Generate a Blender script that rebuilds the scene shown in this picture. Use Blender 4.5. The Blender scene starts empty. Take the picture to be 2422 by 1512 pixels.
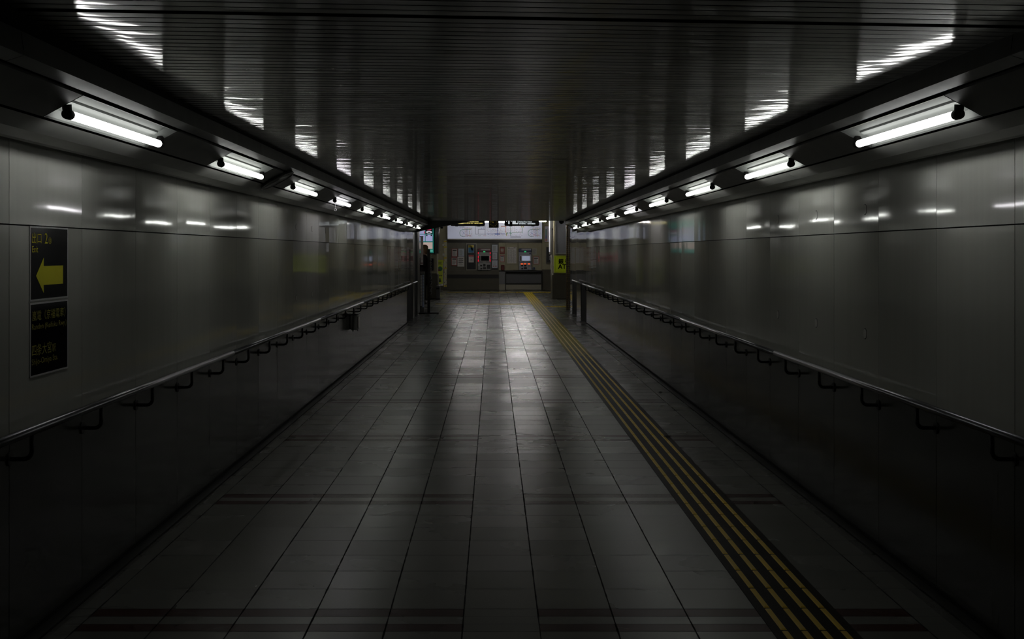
import bpy, math, random
from mathutils import Vector, Matrix
random.seed(7)
R = math.radians
S = bpy.context.scene
COL = S.collection

# ------------------------------------------------------------------ measured frame of the photograph
F, VX, VY, EYE = 2920.0, 1167.0, 596.5, 1.463       # focal length (px), vanishing point, eye height
def PX(px, Y): return (px - VX) * Y / F
def PZ(py, Y): return EYE - (py - VY) * Y / F
CX = 0.068                                            # tunnel axis
WL, WR = -1.773, 1.909                                # wall faces
Y0, Y1 = -3.0, 25.32                                  # tunnel extent
ZC = 2.108                                            # ceiling

# ------------------------------------------------------------------ materials
def nt(name):
    m = bpy.data.materials.new(name); m.use_nodes = True
    t = m.node_tree; t.nodes.clear()
    out = t.nodes.new('ShaderNodeOutputMaterial')
    b = t.nodes.new('ShaderNodeBsdfPrincipled')
    t.links.new(b.outputs[0], out.inputs[0])
    return m, t, b
class G:
    """small helper to write shader maths"""
    def __init__(s, t): s.t = t
    def m(s, op, a, b=None, c=None):
        n = s.t.nodes.new('ShaderNodeMath'); n.operation = op
        for i, v in enumerate((a, b, c)):
            if v is None: continue
            if hasattr(v, 'links') or hasattr(v, 'is_linked'): s.t.links.new(v, n.inputs[i])
            else: n.inputs[i].default_value = v
        return n.outputs[0]
    def pos(s):
        g = s.t.nodes.new('ShaderNodeNewGeometry'); x = s.t.nodes.new('ShaderNodeSeparateXYZ')
        s.t.links.new(g.outputs['Position'], x.inputs[0]); s.nrm = g.outputs['Normal']
        return x.outputs[0], x.outputs[1], x.outputs[2]
    def comb(s, x, y, z):
        n = s.t.nodes.new('ShaderNodeCombineXYZ')
        for i, v in enumerate((x, y, z)):
            if hasattr(v, 'is_linked'): s.t.links.new(v, n.inputs[i])
            else: n.inputs[i].default_value = v
        return n.outputs[0]
    def noise(s, vec, scale=1.0, detail=2.0, rough=.5):
        n = s.t.nodes.new('ShaderNodeTexNoise'); n.inputs['Scale'].default_value = scale
        n.inputs['Detail'].default_value = detail; n.inputs['Roughness'].default_value = rough
        s.t.links.new(vec, n.inputs['Vector']); return n.outputs
    def white(s, vec):
        n = s.t.nodes.new('ShaderNodeTexWhiteNoise'); n.noise_dimensions = '3D'
        s.t.links.new(vec, n.inputs['Vector']); return n.outputs
    def vm(s, op, a, b=None, scale=None):
        n = s.t.nodes.new('ShaderNodeVectorMath'); n.operation = op
        for i, v in enumerate((a, b)):
            if v is None: continue
            if hasattr(v, 'is_linked'): s.t.links.new(v, n.inputs[i])
            else: n.inputs[i].default_value = v
        if scale is not None: n.inputs['Scale'].default_value = scale
        return n.outputs[0]
    def mix(s, fac, a, b):
        n = s.t.nodes.new('ShaderNodeMix'); n.data_type = 'RGBA'
        for i, v in ((0, fac), (6, a), (7, b)):
            if hasattr(v, 'is_linked'): s.t.links.new(v, n.inputs[i])
            elif i == 0: n.inputs[i].default_value = v
            else: n.inputs[i].default_value = (*v[:3], 1)
        return n.outputs[2]
    def link(s, a, b): s.t.links.new(a, b)
    def perturb(s, parts):
        """normal + sum of (vector, amount) centred on .5"""
        v = s.nrm
        for vec, amt in parts:
            d = s.vm('SUBTRACT', vec, (.5, .5, .5)); d = s.vm('MULTIPLY', d, amt)
            v = s.vm('ADD', v, d)
        return s.vm('NORMALIZE', v)
MATS = {}
def M(name, base=(.5, .5, .5), rough=.5, metal=0.0, emit=None, strength=1.0, spec=.5, grime=0.0):
    if name in MATS: return MATS[name]
    m, t, b = nt(name); g = G(t)
    b.inputs['Base Color'].default_value = (*base, 1); b.inputs['Roughness'].default_value = rough
    b.inputs['Metallic'].default_value = metal; b.inputs['Specular IOR Level'].default_value = spec
    if grime:
        x, y, z = g.pos(); n = g.noise(g.comb(x, y, z), 6.0, 4.0)
        g.link(g.mix(g.m('MULTIPLY', n[0], grime), base, tuple(c * .35 for c in base)), b.inputs['Base Color'])
        g.link(g.m('ADD', rough, g.m('MULTIPLY', n[0], .12)), b.inputs['Roughness'])
    if emit:
        b.inputs['Emission Color'].default_value = (*emit, 1); b.inputs['Emission Strength'].default_value = strength
        if strength < 2: m.cycles.emission_sampling = 'NONE'      # small glows: seen, but not sampled as lamps
    MATS[name] = m; return m

def mat_floor():
    m, t, b = nt('floor_tiles'); g = G(t); x, y, z = g.pos()
    T = .3
    u = g.m('DIVIDE', g.m('ADD', x, .12), T); v = g.m('DIVIDE', g.m('SUBTRACT', y, 4.76), T)
    iu = g.m('FLOOR', u); iv = g.m('FLOOR', v)
    fu = g.m('FRACT', u); fv = g.m('FRACT', v)
    du = g.m('MULTIPLY', g.m('MINIMUM', fu, g.m('SUBTRACT', 1.0, fu)), T)
    dv = g.m('MULTIPLY', g.m('MINIMUM', fv, g.m('SUBTRACT', 1.0, fv)), T)
    nz = g.noise(g.comb(x, y, 0.0), 9.0, 3.0)
    gw = g.m('MULTIPLY', nz[0], .0062)
    gl = g.m('LESS_THAN', du, gw)                      # joints along the passage: wide and black
    gt = g.m('LESS_THAN', dv, .003)                   # cross joints: thin
    # brown twin stripes every eighth row
    row8 = g.m('LESS_THAN', g.m('MODULO', g.m('ADD', iv, 800.0), 8.0), .5)
    st = g.m('MULTIPLY', row8, g.m('ADD', g.m('LESS_THAN', fv, .31), g.m('GREATER_THAN', fv, .65)))
    joint3 = g.m('MULTIPLY', row8, g.m('ADD', g.m('LESS_THAN', g.m('ABSOLUTE', g.m('SUBTRACT', fv, .31)), .006),
                                       g.m('LESS_THAN', g.m('ABSOLUTE', g.m('SUBTRACT', fv, .65)), .006)))
    inx = g.m('MULTIPLY', g.m('GREATER_THAN', x, -1.62), g.m('LESS_THAN', x, 1.68))
    skip = g.m('MULTIPLY', g.m('GREATER_THAN', x, -.12), g.m('LESS_THAN', x, .18))
    intun = g.m('LESS_THAN', y, 20.0)
    st = g.m('MULTIPLY', g.m('MULTIPLY', st, inx), g.m('MULTIPLY', intun, g.m('SUBTRACT', 1.0, skip)))
    wn = g.white(g.comb(iu, iv, 3.0))
    fine = g.noise(g.comb(x, y, 0.0), 160.0, 2.0)
    big = g.noise(g.comb(x, y, 0.0), 1.1, 4.0)
    k = g.m('ADD', .72, g.m('MULTIPLY', g.m('ADD', g.m('MULTIPLY', wn[0], .16), g.m('ADD', g.m('MULTIPLY', fine[0], .45), g.m('MULTIPLY', big[0], .45))), .5))
    base = g.mix(st, (.172, .172, .151), (.056, .017, .013))
    sc = t.nodes.new('ShaderNodeVectorMath'); sc.operation = 'SCALE'
    g.link(base, sc.inputs[0]); g.link(k, sc.inputs['Scale'])
    # dark border near both walls
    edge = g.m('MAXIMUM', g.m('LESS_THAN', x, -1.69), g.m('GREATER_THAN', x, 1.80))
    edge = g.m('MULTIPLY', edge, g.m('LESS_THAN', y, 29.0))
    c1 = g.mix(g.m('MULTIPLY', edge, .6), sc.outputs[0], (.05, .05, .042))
    gr = g.m('MAXIMUM', gl, g.m('MULTIPLY', g.m('MAXIMUM', gt, joint3), .8))
    c2 = g.mix(gr, c1, (.006, .006, .005))
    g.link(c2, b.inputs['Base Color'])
    ro = g.m('ADD', .20, g.m('ADD', g.m('MULTIPLY', wn[0], .04), g.m('MULTIPLY', big[0], .10)))
    g.link(g.m('MAXIMUM', ro, g.m('MULTIPLY', gr, .9)), b.inputs['Roughness'])
    g.link(g.m('MULTIPLY', .5, g.m('SUBTRACT', 1.0, g.m('MULTIPLY', st, .65))), b.inputs['Specular IOR Level'])
    wave = g.noise(g.comb(g.m('MULTIPLY', x, .35), g.m('MULTIPLY', y, 7.0), 1.0), 1.0, 0.0)
    g.link(g.perturb([(wn[1], (.002, .0055, 0)), (wave[1], (.002, .008, 0))]), b.inputs['Normal'])
    return m

def mat_wall(name, base, rough=.028, spec=.30, wav=1.0):
    """enamelled steel panels: each one lies a hair out of plane, with faint vertical waviness"""
    m, t, b = nt(name); g = G(t); x, y, z = g.pos()
    iy = g.m('FLOOR', g.m('DIVIDE', g.m('SUBTRACT', y, .52), .8)); iz = g.m('GREATER_THAN', z, 1.565)
    sx = g.m('GREATER_THAN', x, 0.0)
    wn = g.white(g.comb(iy, iz, sx))
    wv = g.noise(g.comb(sx, g.m('MULTIPLY', y, 5.0), g.m('MULTIPLY', z, .5)), 1.0, 2.0)
    w2 = g.noise(g.comb(x, g.m('MULTIPLY', y, 1.2), g.m('MULTIPLY', z, 7.0)), 1.0, 2.0)
    st = g.noise(g.comb(x, g.m('MULTIPLY', y, 22.0), g.m('MULTIPLY', z, .5)), 1.0, 3.0)
    gr = g.noise(g.comb(x, y, z), 1.6, 4.0)
    k = g.m('ADD', .78, g.m('ADD', g.m('MULTIPLY', wn[0], .12), g.m('ADD', g.m('MULTIPLY', st[0], .12), g.m('MULTIPLY', gr[0], .18))))
    sc = t.nodes.new('ShaderNodeVectorMath'); sc.operation = 'SCALE'; sc.inputs[0].default_value = base
    g.link(k, sc.inputs['Scale']); g.link(sc.outputs[0], b.inputs['Base Color'])
    g.link(g.m('ADD', rough, g.m('MULTIPLY', gr[0], .05)), b.inputs['Roughness'])
    b.inputs['Specular IOR Level'].default_value = spec
    g.link(g.perturb([(wn[1], (0, .012 * wav, .010 * wav)), (wv[1], (0, .020 * wav, 0)), (w2[1], (0, 0, .012 * wav))]), b.inputs['Normal'])
    return m

def mat_slat():
    m, t, b = nt('ceiling_slat_paint'); g = G(t); x, y, z = g.pos()
    idx = g.m('FLOOR', g.m('DIVIDE', g.m('SUBTRACT', y, 3.36), .0675))
    wn = g.white(g.comb(idx, 0.0, 5.0))
    wv = g.noise(g.comb(g.m('MULTIPLY', x, 8.0), g.m('MULTIPLY', idx, 7.31), 0.0), 1.0, 2.0)
    w2 = g.noise(g.comb(g.m('MULTIPLY', x, .9), g.m('MULTIPLY', y, .35), 4.0), 1.0, 2.0)
    k = g.m('ADD', .80, g.m('MULTIPLY', wn[0], .35))
    sc = t.nodes.new('ShaderNodeVectorMath'); sc.operation = 'SCALE'; sc.inputs[0].default_value = (.46, .46, .43)
    g.link(k, sc.inputs['Scale']); g.link(sc.outputs[0], b.inputs['Base Color'])
    b.inputs['Roughness'].default_value = .20; b.inputs['Specular IOR Level'].default_value = .5
    b.inputs['Anisotropic'].default_value = .95; b.inputs['Tangent'].default_value = (0, 1, 0)
    tg = t.nodes.new('ShaderNodeCombineXYZ'); tg.inputs[1].default_value = 1.0; g.link(tg.outputs[0], b.inputs['Tangent'])
    b.inputs['Coat Weight'].default_value = .45; b.inputs['Coat Roughness'].default_value = .06
    pn = g.perturb([(wn[1], (.003, .020, 0)), (wv[1], (.012, .060, 0)), (w2[1], (.004, .010, 0))]); g.link(pn, b.inputs['Normal']); g.link(pn, b.inputs['Coat Normal'])
    return m

def mat_brick(name, c1, c2, grout):
    m, t, b = nt(name); g = G(t); x, y, z = g.pos()
    n = t.nodes.new('ShaderNodeTexBrick'); g.link(g.comb(g.m('ADD', x, y), z, 0.0), n.inputs['Vector'])
    n.inputs['Color1'].default_value = (*c1, 1); n.inputs['Color2'].default_value = (*c2, 1); n.inputs['Mortar'].default_value = (*grout, 1)
    n.inputs['Scale'].default_value = 1.0; n.inputs['Brick Width'].default_value = .10; n.inputs['Row Height'].default_value = .05
    n.inputs['Mortar Size'].default_value = .006
    g.link(n.outputs[0], b.inputs['Base Color']); b.inputs['Roughness'].default_value = .4
    return m

def mat_tactile(name, far, near, y_a, y_b, spec=.2):
    """yellow worn down to dark on the near stretch"""
    m, t, b = nt(name); g = G(t); x, y, z = g.pos()
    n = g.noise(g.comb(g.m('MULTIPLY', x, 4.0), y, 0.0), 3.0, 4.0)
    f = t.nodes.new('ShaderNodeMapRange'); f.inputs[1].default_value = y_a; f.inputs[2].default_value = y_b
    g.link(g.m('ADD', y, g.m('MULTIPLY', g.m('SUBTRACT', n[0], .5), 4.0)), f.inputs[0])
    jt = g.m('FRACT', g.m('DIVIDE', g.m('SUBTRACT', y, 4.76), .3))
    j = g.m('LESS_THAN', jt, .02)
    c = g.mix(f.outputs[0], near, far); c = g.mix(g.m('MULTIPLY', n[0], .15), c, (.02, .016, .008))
    g.link(g.mix(j, c, (.008, .007, .005)), b.inputs['Base Color'])
    b.inputs['Roughness'].default_value = .38; b.inputs['Specular IOR Level'].default_value = spec
    wn = g.noise(g.comb(g.m('MULTIPLY', x, 8.0), g.m('MULTIPLY', y, 14.0), 0.0), 1.0, 2.0)
    g.link(g.perturb([(wn[1], (.03, .04, 0))]), b.inputs['Normal'])
    return m

# ------------------------------------------------------------------ mesh builder
_TXT = {}
def text_geo(s, bold=0.0):
    if (s, bold) in _TXT: return _TXT[(s, bold)]
    cu = bpy.data.curves.new('t', 'FONT'); cu.body = s; cu.resolution_u = 3; cu.offset = bold
    o = bpy.data.objects.new('t', cu); COL.objects.link(o)
    dg = bpy.context.evaluated_depsgraph_get(); dg.update()
    me = bpy.data.meshes.new_from_object(o.evaluated_get(dg))
    vs = [v.co.copy() for v in me.vertices]; fs = [tuple(p.vertices) for p in me.polygons]
    bpy.data.objects.remove(o); bpy.data.curves.remove(cu); bpy.data.meshes.remove(me)
    if not vs: vs, fs = [Vector((0, 0, 0)), Vector((1, 0, 0)), Vector((1, 1, 0))], [(0, 1, 2)]
    x0 = min(v.x for v in vs); x1 = max(v.x for v in vs); y0 = min(v.y for v in vs); y1 = max(v.y for v in vs)
    out = ([((v.x - x0) / max(x1 - x0, 1e-6), (v.y - y0) / max(y1 - y0, 1e-6)) for v in vs], fs)
    _TXT[(s, bold)] = out; return out

class MB:
    def __init__(s): s.v, s.f, s.m, s.sm = [], [], [], []
    def add(s, vs, fs, m=0, smooth=False):
        o = len(s.v); s.v += [tuple(v) for v in vs]
        for f in fs: s.f.append(tuple(i + o for i in f)); s.m.append(m); s.sm.append(smooth)
        return s
    def box(s, x0, x1, y0, y1, z0, z1, m=0, bev=0.0):
        if x0 > x1: x0, x1 = x1, x0
        if y0 > y1: y0, y1 = y1, y0
        if z0 > z1: z0, z1 = z1, z0
        if bev <= 0:
            return s.add([(x0, y0, z0), (x1, y0, z0), (x1, y1, z0), (x0, y1, z0), (x0, y0, z1), (x1, y0, z1), (x1, y1, z1), (x0, y1, z1)],
                         [(0, 3, 2, 1), (4, 5, 6, 7), (0, 1, 5, 4), (1, 2, 6, 5), (2, 3, 7, 6), (3, 0, 4, 7)], m)
        b = min(bev, (x1 - x0) * .45, (y1 - y0) * .45, (z1 - z0) * .45)
        rings = []
        for z, i in ((z0, b), (z0 + b, 0), (z1 - b, 0), (z1, b)):
            a, c, d, e = x0 + i, x1 - i, y0 + i, y1 - i; k = b
            rings.append([(a + k, d, z), (c - k, d, z), (c, d + k, z), (c, e - k, z), (c - k, e, z), (a + k, e, z), (a, e - k, z), (a, d + k, z)])
        vs = [p for r in rings for p in r]; fs = [tuple(range(7, -1, -1)), tuple(range(24, 32))]
        for r in range(3):
            for i in range(8): fs.append((r * 8 + i, r * 8 + (i + 1) % 8, r * 8 + 8 + (i + 1) % 8, r * 8 + 8 + i))
        return s.add(vs, fs, m)
    def quad(s, a, b, c, d, m=0): return s.add([a, b, c, d], [(0, 1, 2, 3)], m)
    def tube(s, pts, r, n=10, m=0, caps=True, smooth=True):
        """round bar along pts, r a number or one per point"""
        P = [Vector(p) for p in pts]; rs = r if isinstance(r, (list, tuple)) else [r] * len(P)
        vs, fs = [], []; up = None
        for i, p in enumerate(P):
            d = (P[min(i + 1, len(P) - 1)] - P[max(i - 1, 0)]).normalized()
            if up is None:
                up = Vector((0, 0, 1)) if abs(d.z) < .9 else Vector((1, 0, 0))
            a = d.cross(up).normalized(); bb = a.cross(d).normalized(); up = bb
            for k in range(n):
                t = 2 * math.pi * k / n; vs.append(p + (a * math.cos(t) + bb * math.sin(t)) * rs[i])
        for i in range(len(P) - 1):
            for k in range(n): fs.append((i * n + k, i * n + (k + 1) % n, (i + 1) * n + (k + 1) % n, (i + 1) * n + k))
        s.add(vs, fs, m, smooth)
        if caps:
            o = len(s.v) - len(vs)
            s.f.append(tuple(o + k for k in range(n - 1, -1, -1))); s.m.append(m); s.sm.append(False)
            s.f.append(tuple(o + (len(P) - 1) * n + k for k in range(n))); s.m.append(m); s.sm.append(False)
        return s
    def ball(s, c, rx, ry, rz, m=0, nu=14, nv=9):
        vs, fs = [], []
        for j in range(nv + 1):
            th = math.pi * j / nv
            for i in range(nu):
                ph = 2 * math.pi * i / nu
                vs.append((c[0] + rx * math.sin(th) * math.cos(ph), c[1] + ry * math.sin(th) * math.sin(ph), c[2] + rz * math.cos(th)))
        for j in range(nv):
            for i in range(nu): fs.append((j * nu + i, (j + 1) * nu + i, (j + 1) * nu + (i + 1) % nu, j * nu + (i + 1) % nu))
        return s.add(vs, fs, m, True)
    def prism(s, poly, y0, y1, m=0):
        """poly of (x,z) extruded along y"""
        n = len(poly); vs = [(x, y0, z) for x, z in poly] + [(x, y1, z) for x, z in poly]
        fs = [tuple(range(n)), tuple(range(2 * n - 1, n - 1, -1))]
        for i in range(n): fs.append((i, i + n, (i + 1) % n + n, (i + 1) % n))
        return s.add(vs, fs, m)
    def sheet(s, prof, y0, y1, m=0, smooth=False):
        """open (x,z) profile swept along y"""
        n = len(prof); vs = [(x, y0, z) for x, z in prof] + [(x, y1, z) for x, z in prof]
        return s.add(vs, [(i, i + 1, i + 1 + n, i + n) for i in range(n - 1)], m, smooth)
    def text(s, st, o, u, v, m=0, bold=0.0):
        if bold:                                                # heavier strokes: the same outline laid down four times, a hair apart
            for dx, dy in ((-1, -1), (1, -1), (-1, 1), (1, 1)): s.text(st, Vector(o) + Vector(u).normalized() * dx * bold * Vector(v).length + Vector(v) * dy * bold, u, v, m)
            return s
        """text fitted to the box origin o, edge vectors u (reading direction) and v (up)"""
        pts, fs = text_geo(st); o, u, v = Vector(o), Vector(u), Vector(v)
        return s.add([o + u * a + v * b for a, b in pts], fs, m)
    def wtext(s, st, x0, x1, z0, z1, y, m=0, bold=0.0):
        return s.text(st, (x0, y, z0), (x1 - x0, 0, 0), (0, 0, z1 - z0), m, bold)

def wloc(o):
    v = Vector((0, 0, 0))
    while o is not None: v += Vector(o.location); o = o.parent
    return v
def build(name, mb, mats, parent=None, label=None):
    me = bpy.data.meshes.new(name)
    if parent is None:
        xs = [v[0] for v in mb.v]; ys = [v[1] for v in mb.v]; zs = [v[2] for v in mb.v]
        org = Vector(((min(xs) + max(xs)) / 2, (min(ys) + max(ys)) / 2, min(zs)))
    else: org = wloc(parent)
    me.from_pydata([Vector(v) - org for v in mb.v], [], mb.f)
    for m in (mats if isinstance(mats, (list, tuple)) else [mats]): me.materials.append(m)
    me.polygons.foreach_set('material_index', mb.m); me.polygons.foreach_set('use_smooth', mb.sm)
    me.update()
    o = bpy.data.objects.new(name, me); COL.objects.link(o)
    if parent is None: o.location = org
    else: o.parent = parent
    if label: o['label'] = label
    return o
def tag(o, label, cat, group=None, kind=None):
    o['label'] = label; o['category'] = cat
    if group: o['group'] = group
    if kind: o['kind'] = kind
    return o
def thing(name, label, cat, loc, group=None):
    o = bpy.data.objects.new(name, None); o.empty_display_size = .1; COL.objects.link(o); o.location = loc
    return tag(o, label, cat, group)
def solo(name, mb, mats, label, cat, group=None): return tag(build(name, mb, mats), label, cat, group)
def struct(name, mb, mats, label=None):
    o = build(name, mb, mats); o['kind'] = 'structure'
    if label: o['label'] = label
    return o
def dup(root, loc, label=None):
    r = root.copy(); COL.objects.link(r); r.location = loc
    if label: r['label'] = label
    for ch in list(root.children):
        c = ch.copy(); COL.objects.link(c); c.parent = r
        for gc in list(ch.children):
            d = gc.copy(); COL.objects.link(d); d.parent = c
    return r
ORD = ['first', 'second', 'third', 'fourth', 'fifth', 'sixth', 'seventh', 'eighth', 'ninth', 'tenth']

# ------------------------------------------------------------------ shared materials
FLOOR = mat_floor()
WALLU = mat_wall('wall_enamel', (.72, .725, .68)); WALLM = mat_wall('wall_enamel_mid_shaded', (.56, .565, .52))  # mid panels: same enamel, darkened in colour to steepen the lamplight's falloff
WALLD = mat_wall('wall_enamel_lower_shaded', (.048, .049, .043), .16, .3)  # darker lower panels, with the dimness of the bottom corners put into their colour
SLAT = mat_slat()
BLACK = M('black_gap', (.004, .004, .004), .8)
TRIMM = M('cornice_paint', (.17, .172, .165), .30, grime=.5)
STRIPM = M('strip_panel_paint', (.26, .263, .25), .36, grime=.4)
TRAYM = M('tray_enamel', (.155, .162, .155), .6, spec=.2)
TUBEE = M('fluorescent_tube', (.9, .9, .9), .4, emit=(.985, 1.0, .955), strength=9.8)
TUBEN = M('fluorescent_tube_near', (.9, .9, .9), .4, emit=(.985, .99, .965), strength=7.4)
TUBEW = M('fluorescent_tube_worn', (.9, .9, .9), .4, emit=(.99, .955, 1.0), strength=9.8)
HOLD = M('lamp_holder_plastic', (.020, .018, .017), .5)
STEEL = M('brushed_steel', (.42, .42, .42), .28, 1.0)
RAILM = M('rail_steel', (.34, .34, .36), .30, .9)
BRKT = M('bracket_black', (.012, .012, .012), .45)
YEL = (.60, .48, .014)

# ================================================================== SETTING
# floor -------------------------------------------------------------
mb = MB(); mb.quad((-9, Y0, 0), (9, Y0, 0), (9, 48.2, 0), (-9, 48.2, 0))
struct('floor', mb, FLOOR, 'grey square tiled floor with thin brown twin stripes')

# walls -------------------------------------------------------------
def wall(name, X, sgn, yend):
    mb = MB(); g = .0022
    mb.quad((X + sgn * .012, Y0, 0), (X + sgn * .012, yend, 0), (X + sgn * .012, yend, 2.3), (X + sgn * .012, Y0, 2.3), 2)   # dark backing
    k = -5
    while True:
        a = .52 + .8 * k; b = a + .8; k += 1
        if b < Y0: continue
        if a > Y1 - .1: break
        a, b = max(a, Y0), min(b, Y1)
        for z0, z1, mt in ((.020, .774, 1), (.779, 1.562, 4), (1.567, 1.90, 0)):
            x0, x1 = (X, X + sgn * .012)
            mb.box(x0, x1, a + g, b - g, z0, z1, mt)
    return mb
mbl = wall('wall_left', WL, -1, 29.0)
# far end of the left wall: plain upper sheet, black niche below the rail, grey jamb
mbl.box(WL, WL - .012, 25.33, 27.2, .79, 1.90, 4); mbl.box(WL - .01, WL - .02, 25.33, 27.2, .0, .79, 2)
mbl.box(WL, WL - .05, 27.21, 27.75, 0, 1.93, 3); mbl.box(WL - .01, WL - .05, 27.75, 28.75, 0, 1.95, 2); mbl.box(WL + .01, WL - .05, 28.75, 28.95, 0, 2.0, 3)
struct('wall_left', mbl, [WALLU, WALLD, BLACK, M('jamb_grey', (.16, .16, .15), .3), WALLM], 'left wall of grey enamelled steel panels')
mbr = wall('wall_right', WR, 1, 29.0)
mbr.box(WR, WR + .012, 25.33, 28.3, .79, 1.90, 4); mbr.box(WR, WR + .012, 26.98, 28.3, 0, .785, 1); mbr.box(WR + .01, WR + .02, 25.33, 26.97, 0, .79, 2)
mbr.box(WR, WR + .012, 28.31, 29.9, .79, 1.95, 4); mbr.box(WR + .008, WR + .02, 28.31, 29.9, 0, .785, 2)
mbr.box(WR, WR + .05, 29.92, 31.4, 0, 2.05, 5)
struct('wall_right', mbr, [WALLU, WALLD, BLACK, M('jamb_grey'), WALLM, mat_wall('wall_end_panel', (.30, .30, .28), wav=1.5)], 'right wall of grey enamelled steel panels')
mb = MB(); mb.box(-4, 4, Y0 - .2, Y0, 0, 2.4)
struct('wall_back', mb, M('back_wall', (.03, .03, .03), .7))
# dark shadow-gap skirting at the foot of both walls, with its floor gutter strip
for nm, X, sg in (('baseboard_left', WL, 1), ('baseboard_right', WR, -1)):
    mb = MB(); mb.box(X - sg * .004, X + sg * .004, Y0, Y1, 0, .022, 0); mb.box(X + sg * .055, X + sg * .062, Y0, 25.0, 0, .0035, 0)
    mb.box(X + sg * .004, X + sg * .055, Y0, 25.0, 0, .0025, 1)
    struct(nm, mb, [BLACK, M('gutter_strip', (.035, .035, .032), .35)])
# round access caps flush in the wall panels (parts of the walls)
def caps(parent_name, X, sg, ys, zs):
    p = bpy.data.objects[parent_name]
    for y in ys:
        for z in zs:
            mb = MB(); mb.tube([(X - sg * .002, y, z), (X + sg * .0012, y, z)], .028, 20, 0); mb.tube([(X, y, z), (X + sg * .002, y, z)], .0255, 20, 1)
            build('access_cap', mb, [BLACK, WALLU], p)
caps('wall_right', WR, -1, (6.34, 7.30, 8.28), (1.682, 1.044)); caps('wall_left', WL, 1, (11.1, 12.07, 13.04), (1.69, 1.05))

# ceiling of crowned metal slats -----------------------------------
mb = MB(); P_ = .0675; w = .0585; k = -30
xa, xb = CX - 1.43, CX + 1.43
while True:
    y = 3.36 + k * P_; k += 1
    if y < .8: continue
    if y > Y1 - .1: break
    near = y < 3.42
    if near: y -= .022
    rl = .0175 * min(1.0, max(0.0, (5.6 - y) / 2.2))
    def zt(x): return ZC + (.003 if near else 0) - rl * (x - CX)            # the near end hangs a little out of level
    vs, fs = [], []; n = 6
    for x in (xa, xb):
        vs.append((x, y, zt(x) + .016))
        for j in range(n + 1):
            t = j / n; vs.append((x, y + w * t, zt(x) + .00014 * (4 * (t - .5) ** 2)))
        vs.append((x, y + w, zt(x) + .016))
    q = n + 3
    fs = [(j, j + 1, q + j + 1, q + j) for j in range(q - 1)]
    mb.add(vs[:], fs[1:-1], 0, True); mb.add(vs[:], [fs[0], fs[-1]], 1, False)
mb.quad((xa - .05, Y0, ZC + .035), (xb + .05, Y0, ZC + .035), (xb + .05, Y1, ZC + .035), (xa - .05, Y1, ZC + .035), 1)
mb.box(xa, xb, Y1 - .07, Y1 + .02, ZC - .004, ZC + .08, 2)
struct('ceiling', mb, [SLAT, M('slat_gap', (.006, .006, .006), .7), M('ceiling_edge', (.12, .12, .11), .4)], 'low ceiling of narrow glossy metal slats')

# cornice and light strip on both sides ----------------------------
def OX(sg, off): return CX + sg * off
TRAY0, TRAYL, PITCH = 4.215, 1.25, 2.4
A_in, A_out = (1.467, 2.000), (1.608, 1.924)            # light strip, inner-top and outer-bottom edges (offset from axis, z)
def strip_pt(sg, t, lift=0.0):
    nx, nz = -.475, -.880                               # strip normal (towards the passage)
    return OX(sg, A_in[0] + (A_out[0] - A_in[0]) * t + nx * lift), A_in[1] + (A_out[1] - A_in[1]) * t + nz * lift
for nm, sg in (('trim_left', -1), ('trim_right', 1)):
    mb = MB()
    def seg(prof, y0, y1, m, rev): mb.sheet(prof if not rev else prof[::-1], y0, y1, m)
    cor = [(OX(sg, 1.430), ZC + .05), (OX(sg, 1.430), ZC - .012), (OX(sg, 1.414), ZC - .014), (OX(sg, 1.405), 2.024), (OX(sg, 1.457), 2.008), (OX(sg, 1.457), 2.06)]
    sof = [(OX(sg, 1.619), 1.921), (OX(sg, 1.687), 1.886), (OX(sg, 1.775), 1.874), (OX(sg, 1.786), 1.868), (OX(sg, 1.792), 1.95)]
    y = Y0; j = 0
    while y < Y1:                                       # 3.6 m lengths with hairline joints
        y2 = min(3.0 + 3.6 * j + .52, Y1 + .02)
        if y2 > y + .05:
            seg(cor, y, y2 - .004, 0, sg > 0); seg(sof, y, y2 - .004, 3, sg > 0); y = y2
        j += 1
    mb.sheet([(OX(sg, 1.35), 2.17), (OX(sg, 1.457), 2.06), (OX(sg, 1.62), 1.98), (OX(sg, 1.86), 1.96)], Y0, Y1, 1)   # dark void behind
    mb.prism([(OX(sg, 1.41), 2.11), (OX(sg, 1.405), 2.024), (OX(sg, 1.457), 2.008), (OX(sg, 1.618), 1.912), (OX(sg, 1.72), 1.90), (OX(sg, 1.786), 1.870), (OX(sg, 1.85), 1.90), (OX(sg, 1.85), 2.11)], Y1, Y1 + .03, 1)
    # blank cover panels between the light trays
    edges = [Y0] + [v for n in range(9) for v in (TRAY0 + n * PITCH, TRAY0 + n * PITCH + TRAYL)] + [Y1]
    for a, b in zip(edges[0::2], edges[1::2]):
        p0, p1 = strip_pt(sg, .02), strip_pt(sg, .98); b0, b1 = strip_pt(sg, .02, -.02), strip_pt(sg, .98, -.02)
        g = .004
        mb.sheet([b0, p0, p1, b1] if sg < 0 else [b1, p1, p0, b0], a + g, b - g, 2)
        for yy in (a + g, b - g): mb.quad((p0[0], yy, p0[1]), (p1[0], yy, p1[1]), (b1[0], yy, b1[1]), (b0[0], yy, b0[1]), 2)
    struct(nm, mb, [TRIMM, BLACK, STRIPM, M('soffit_paint', (.50, .505, .48), .35, grime=.4)], '%s cornice with the sloping light strip' % nm[5:])
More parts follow.
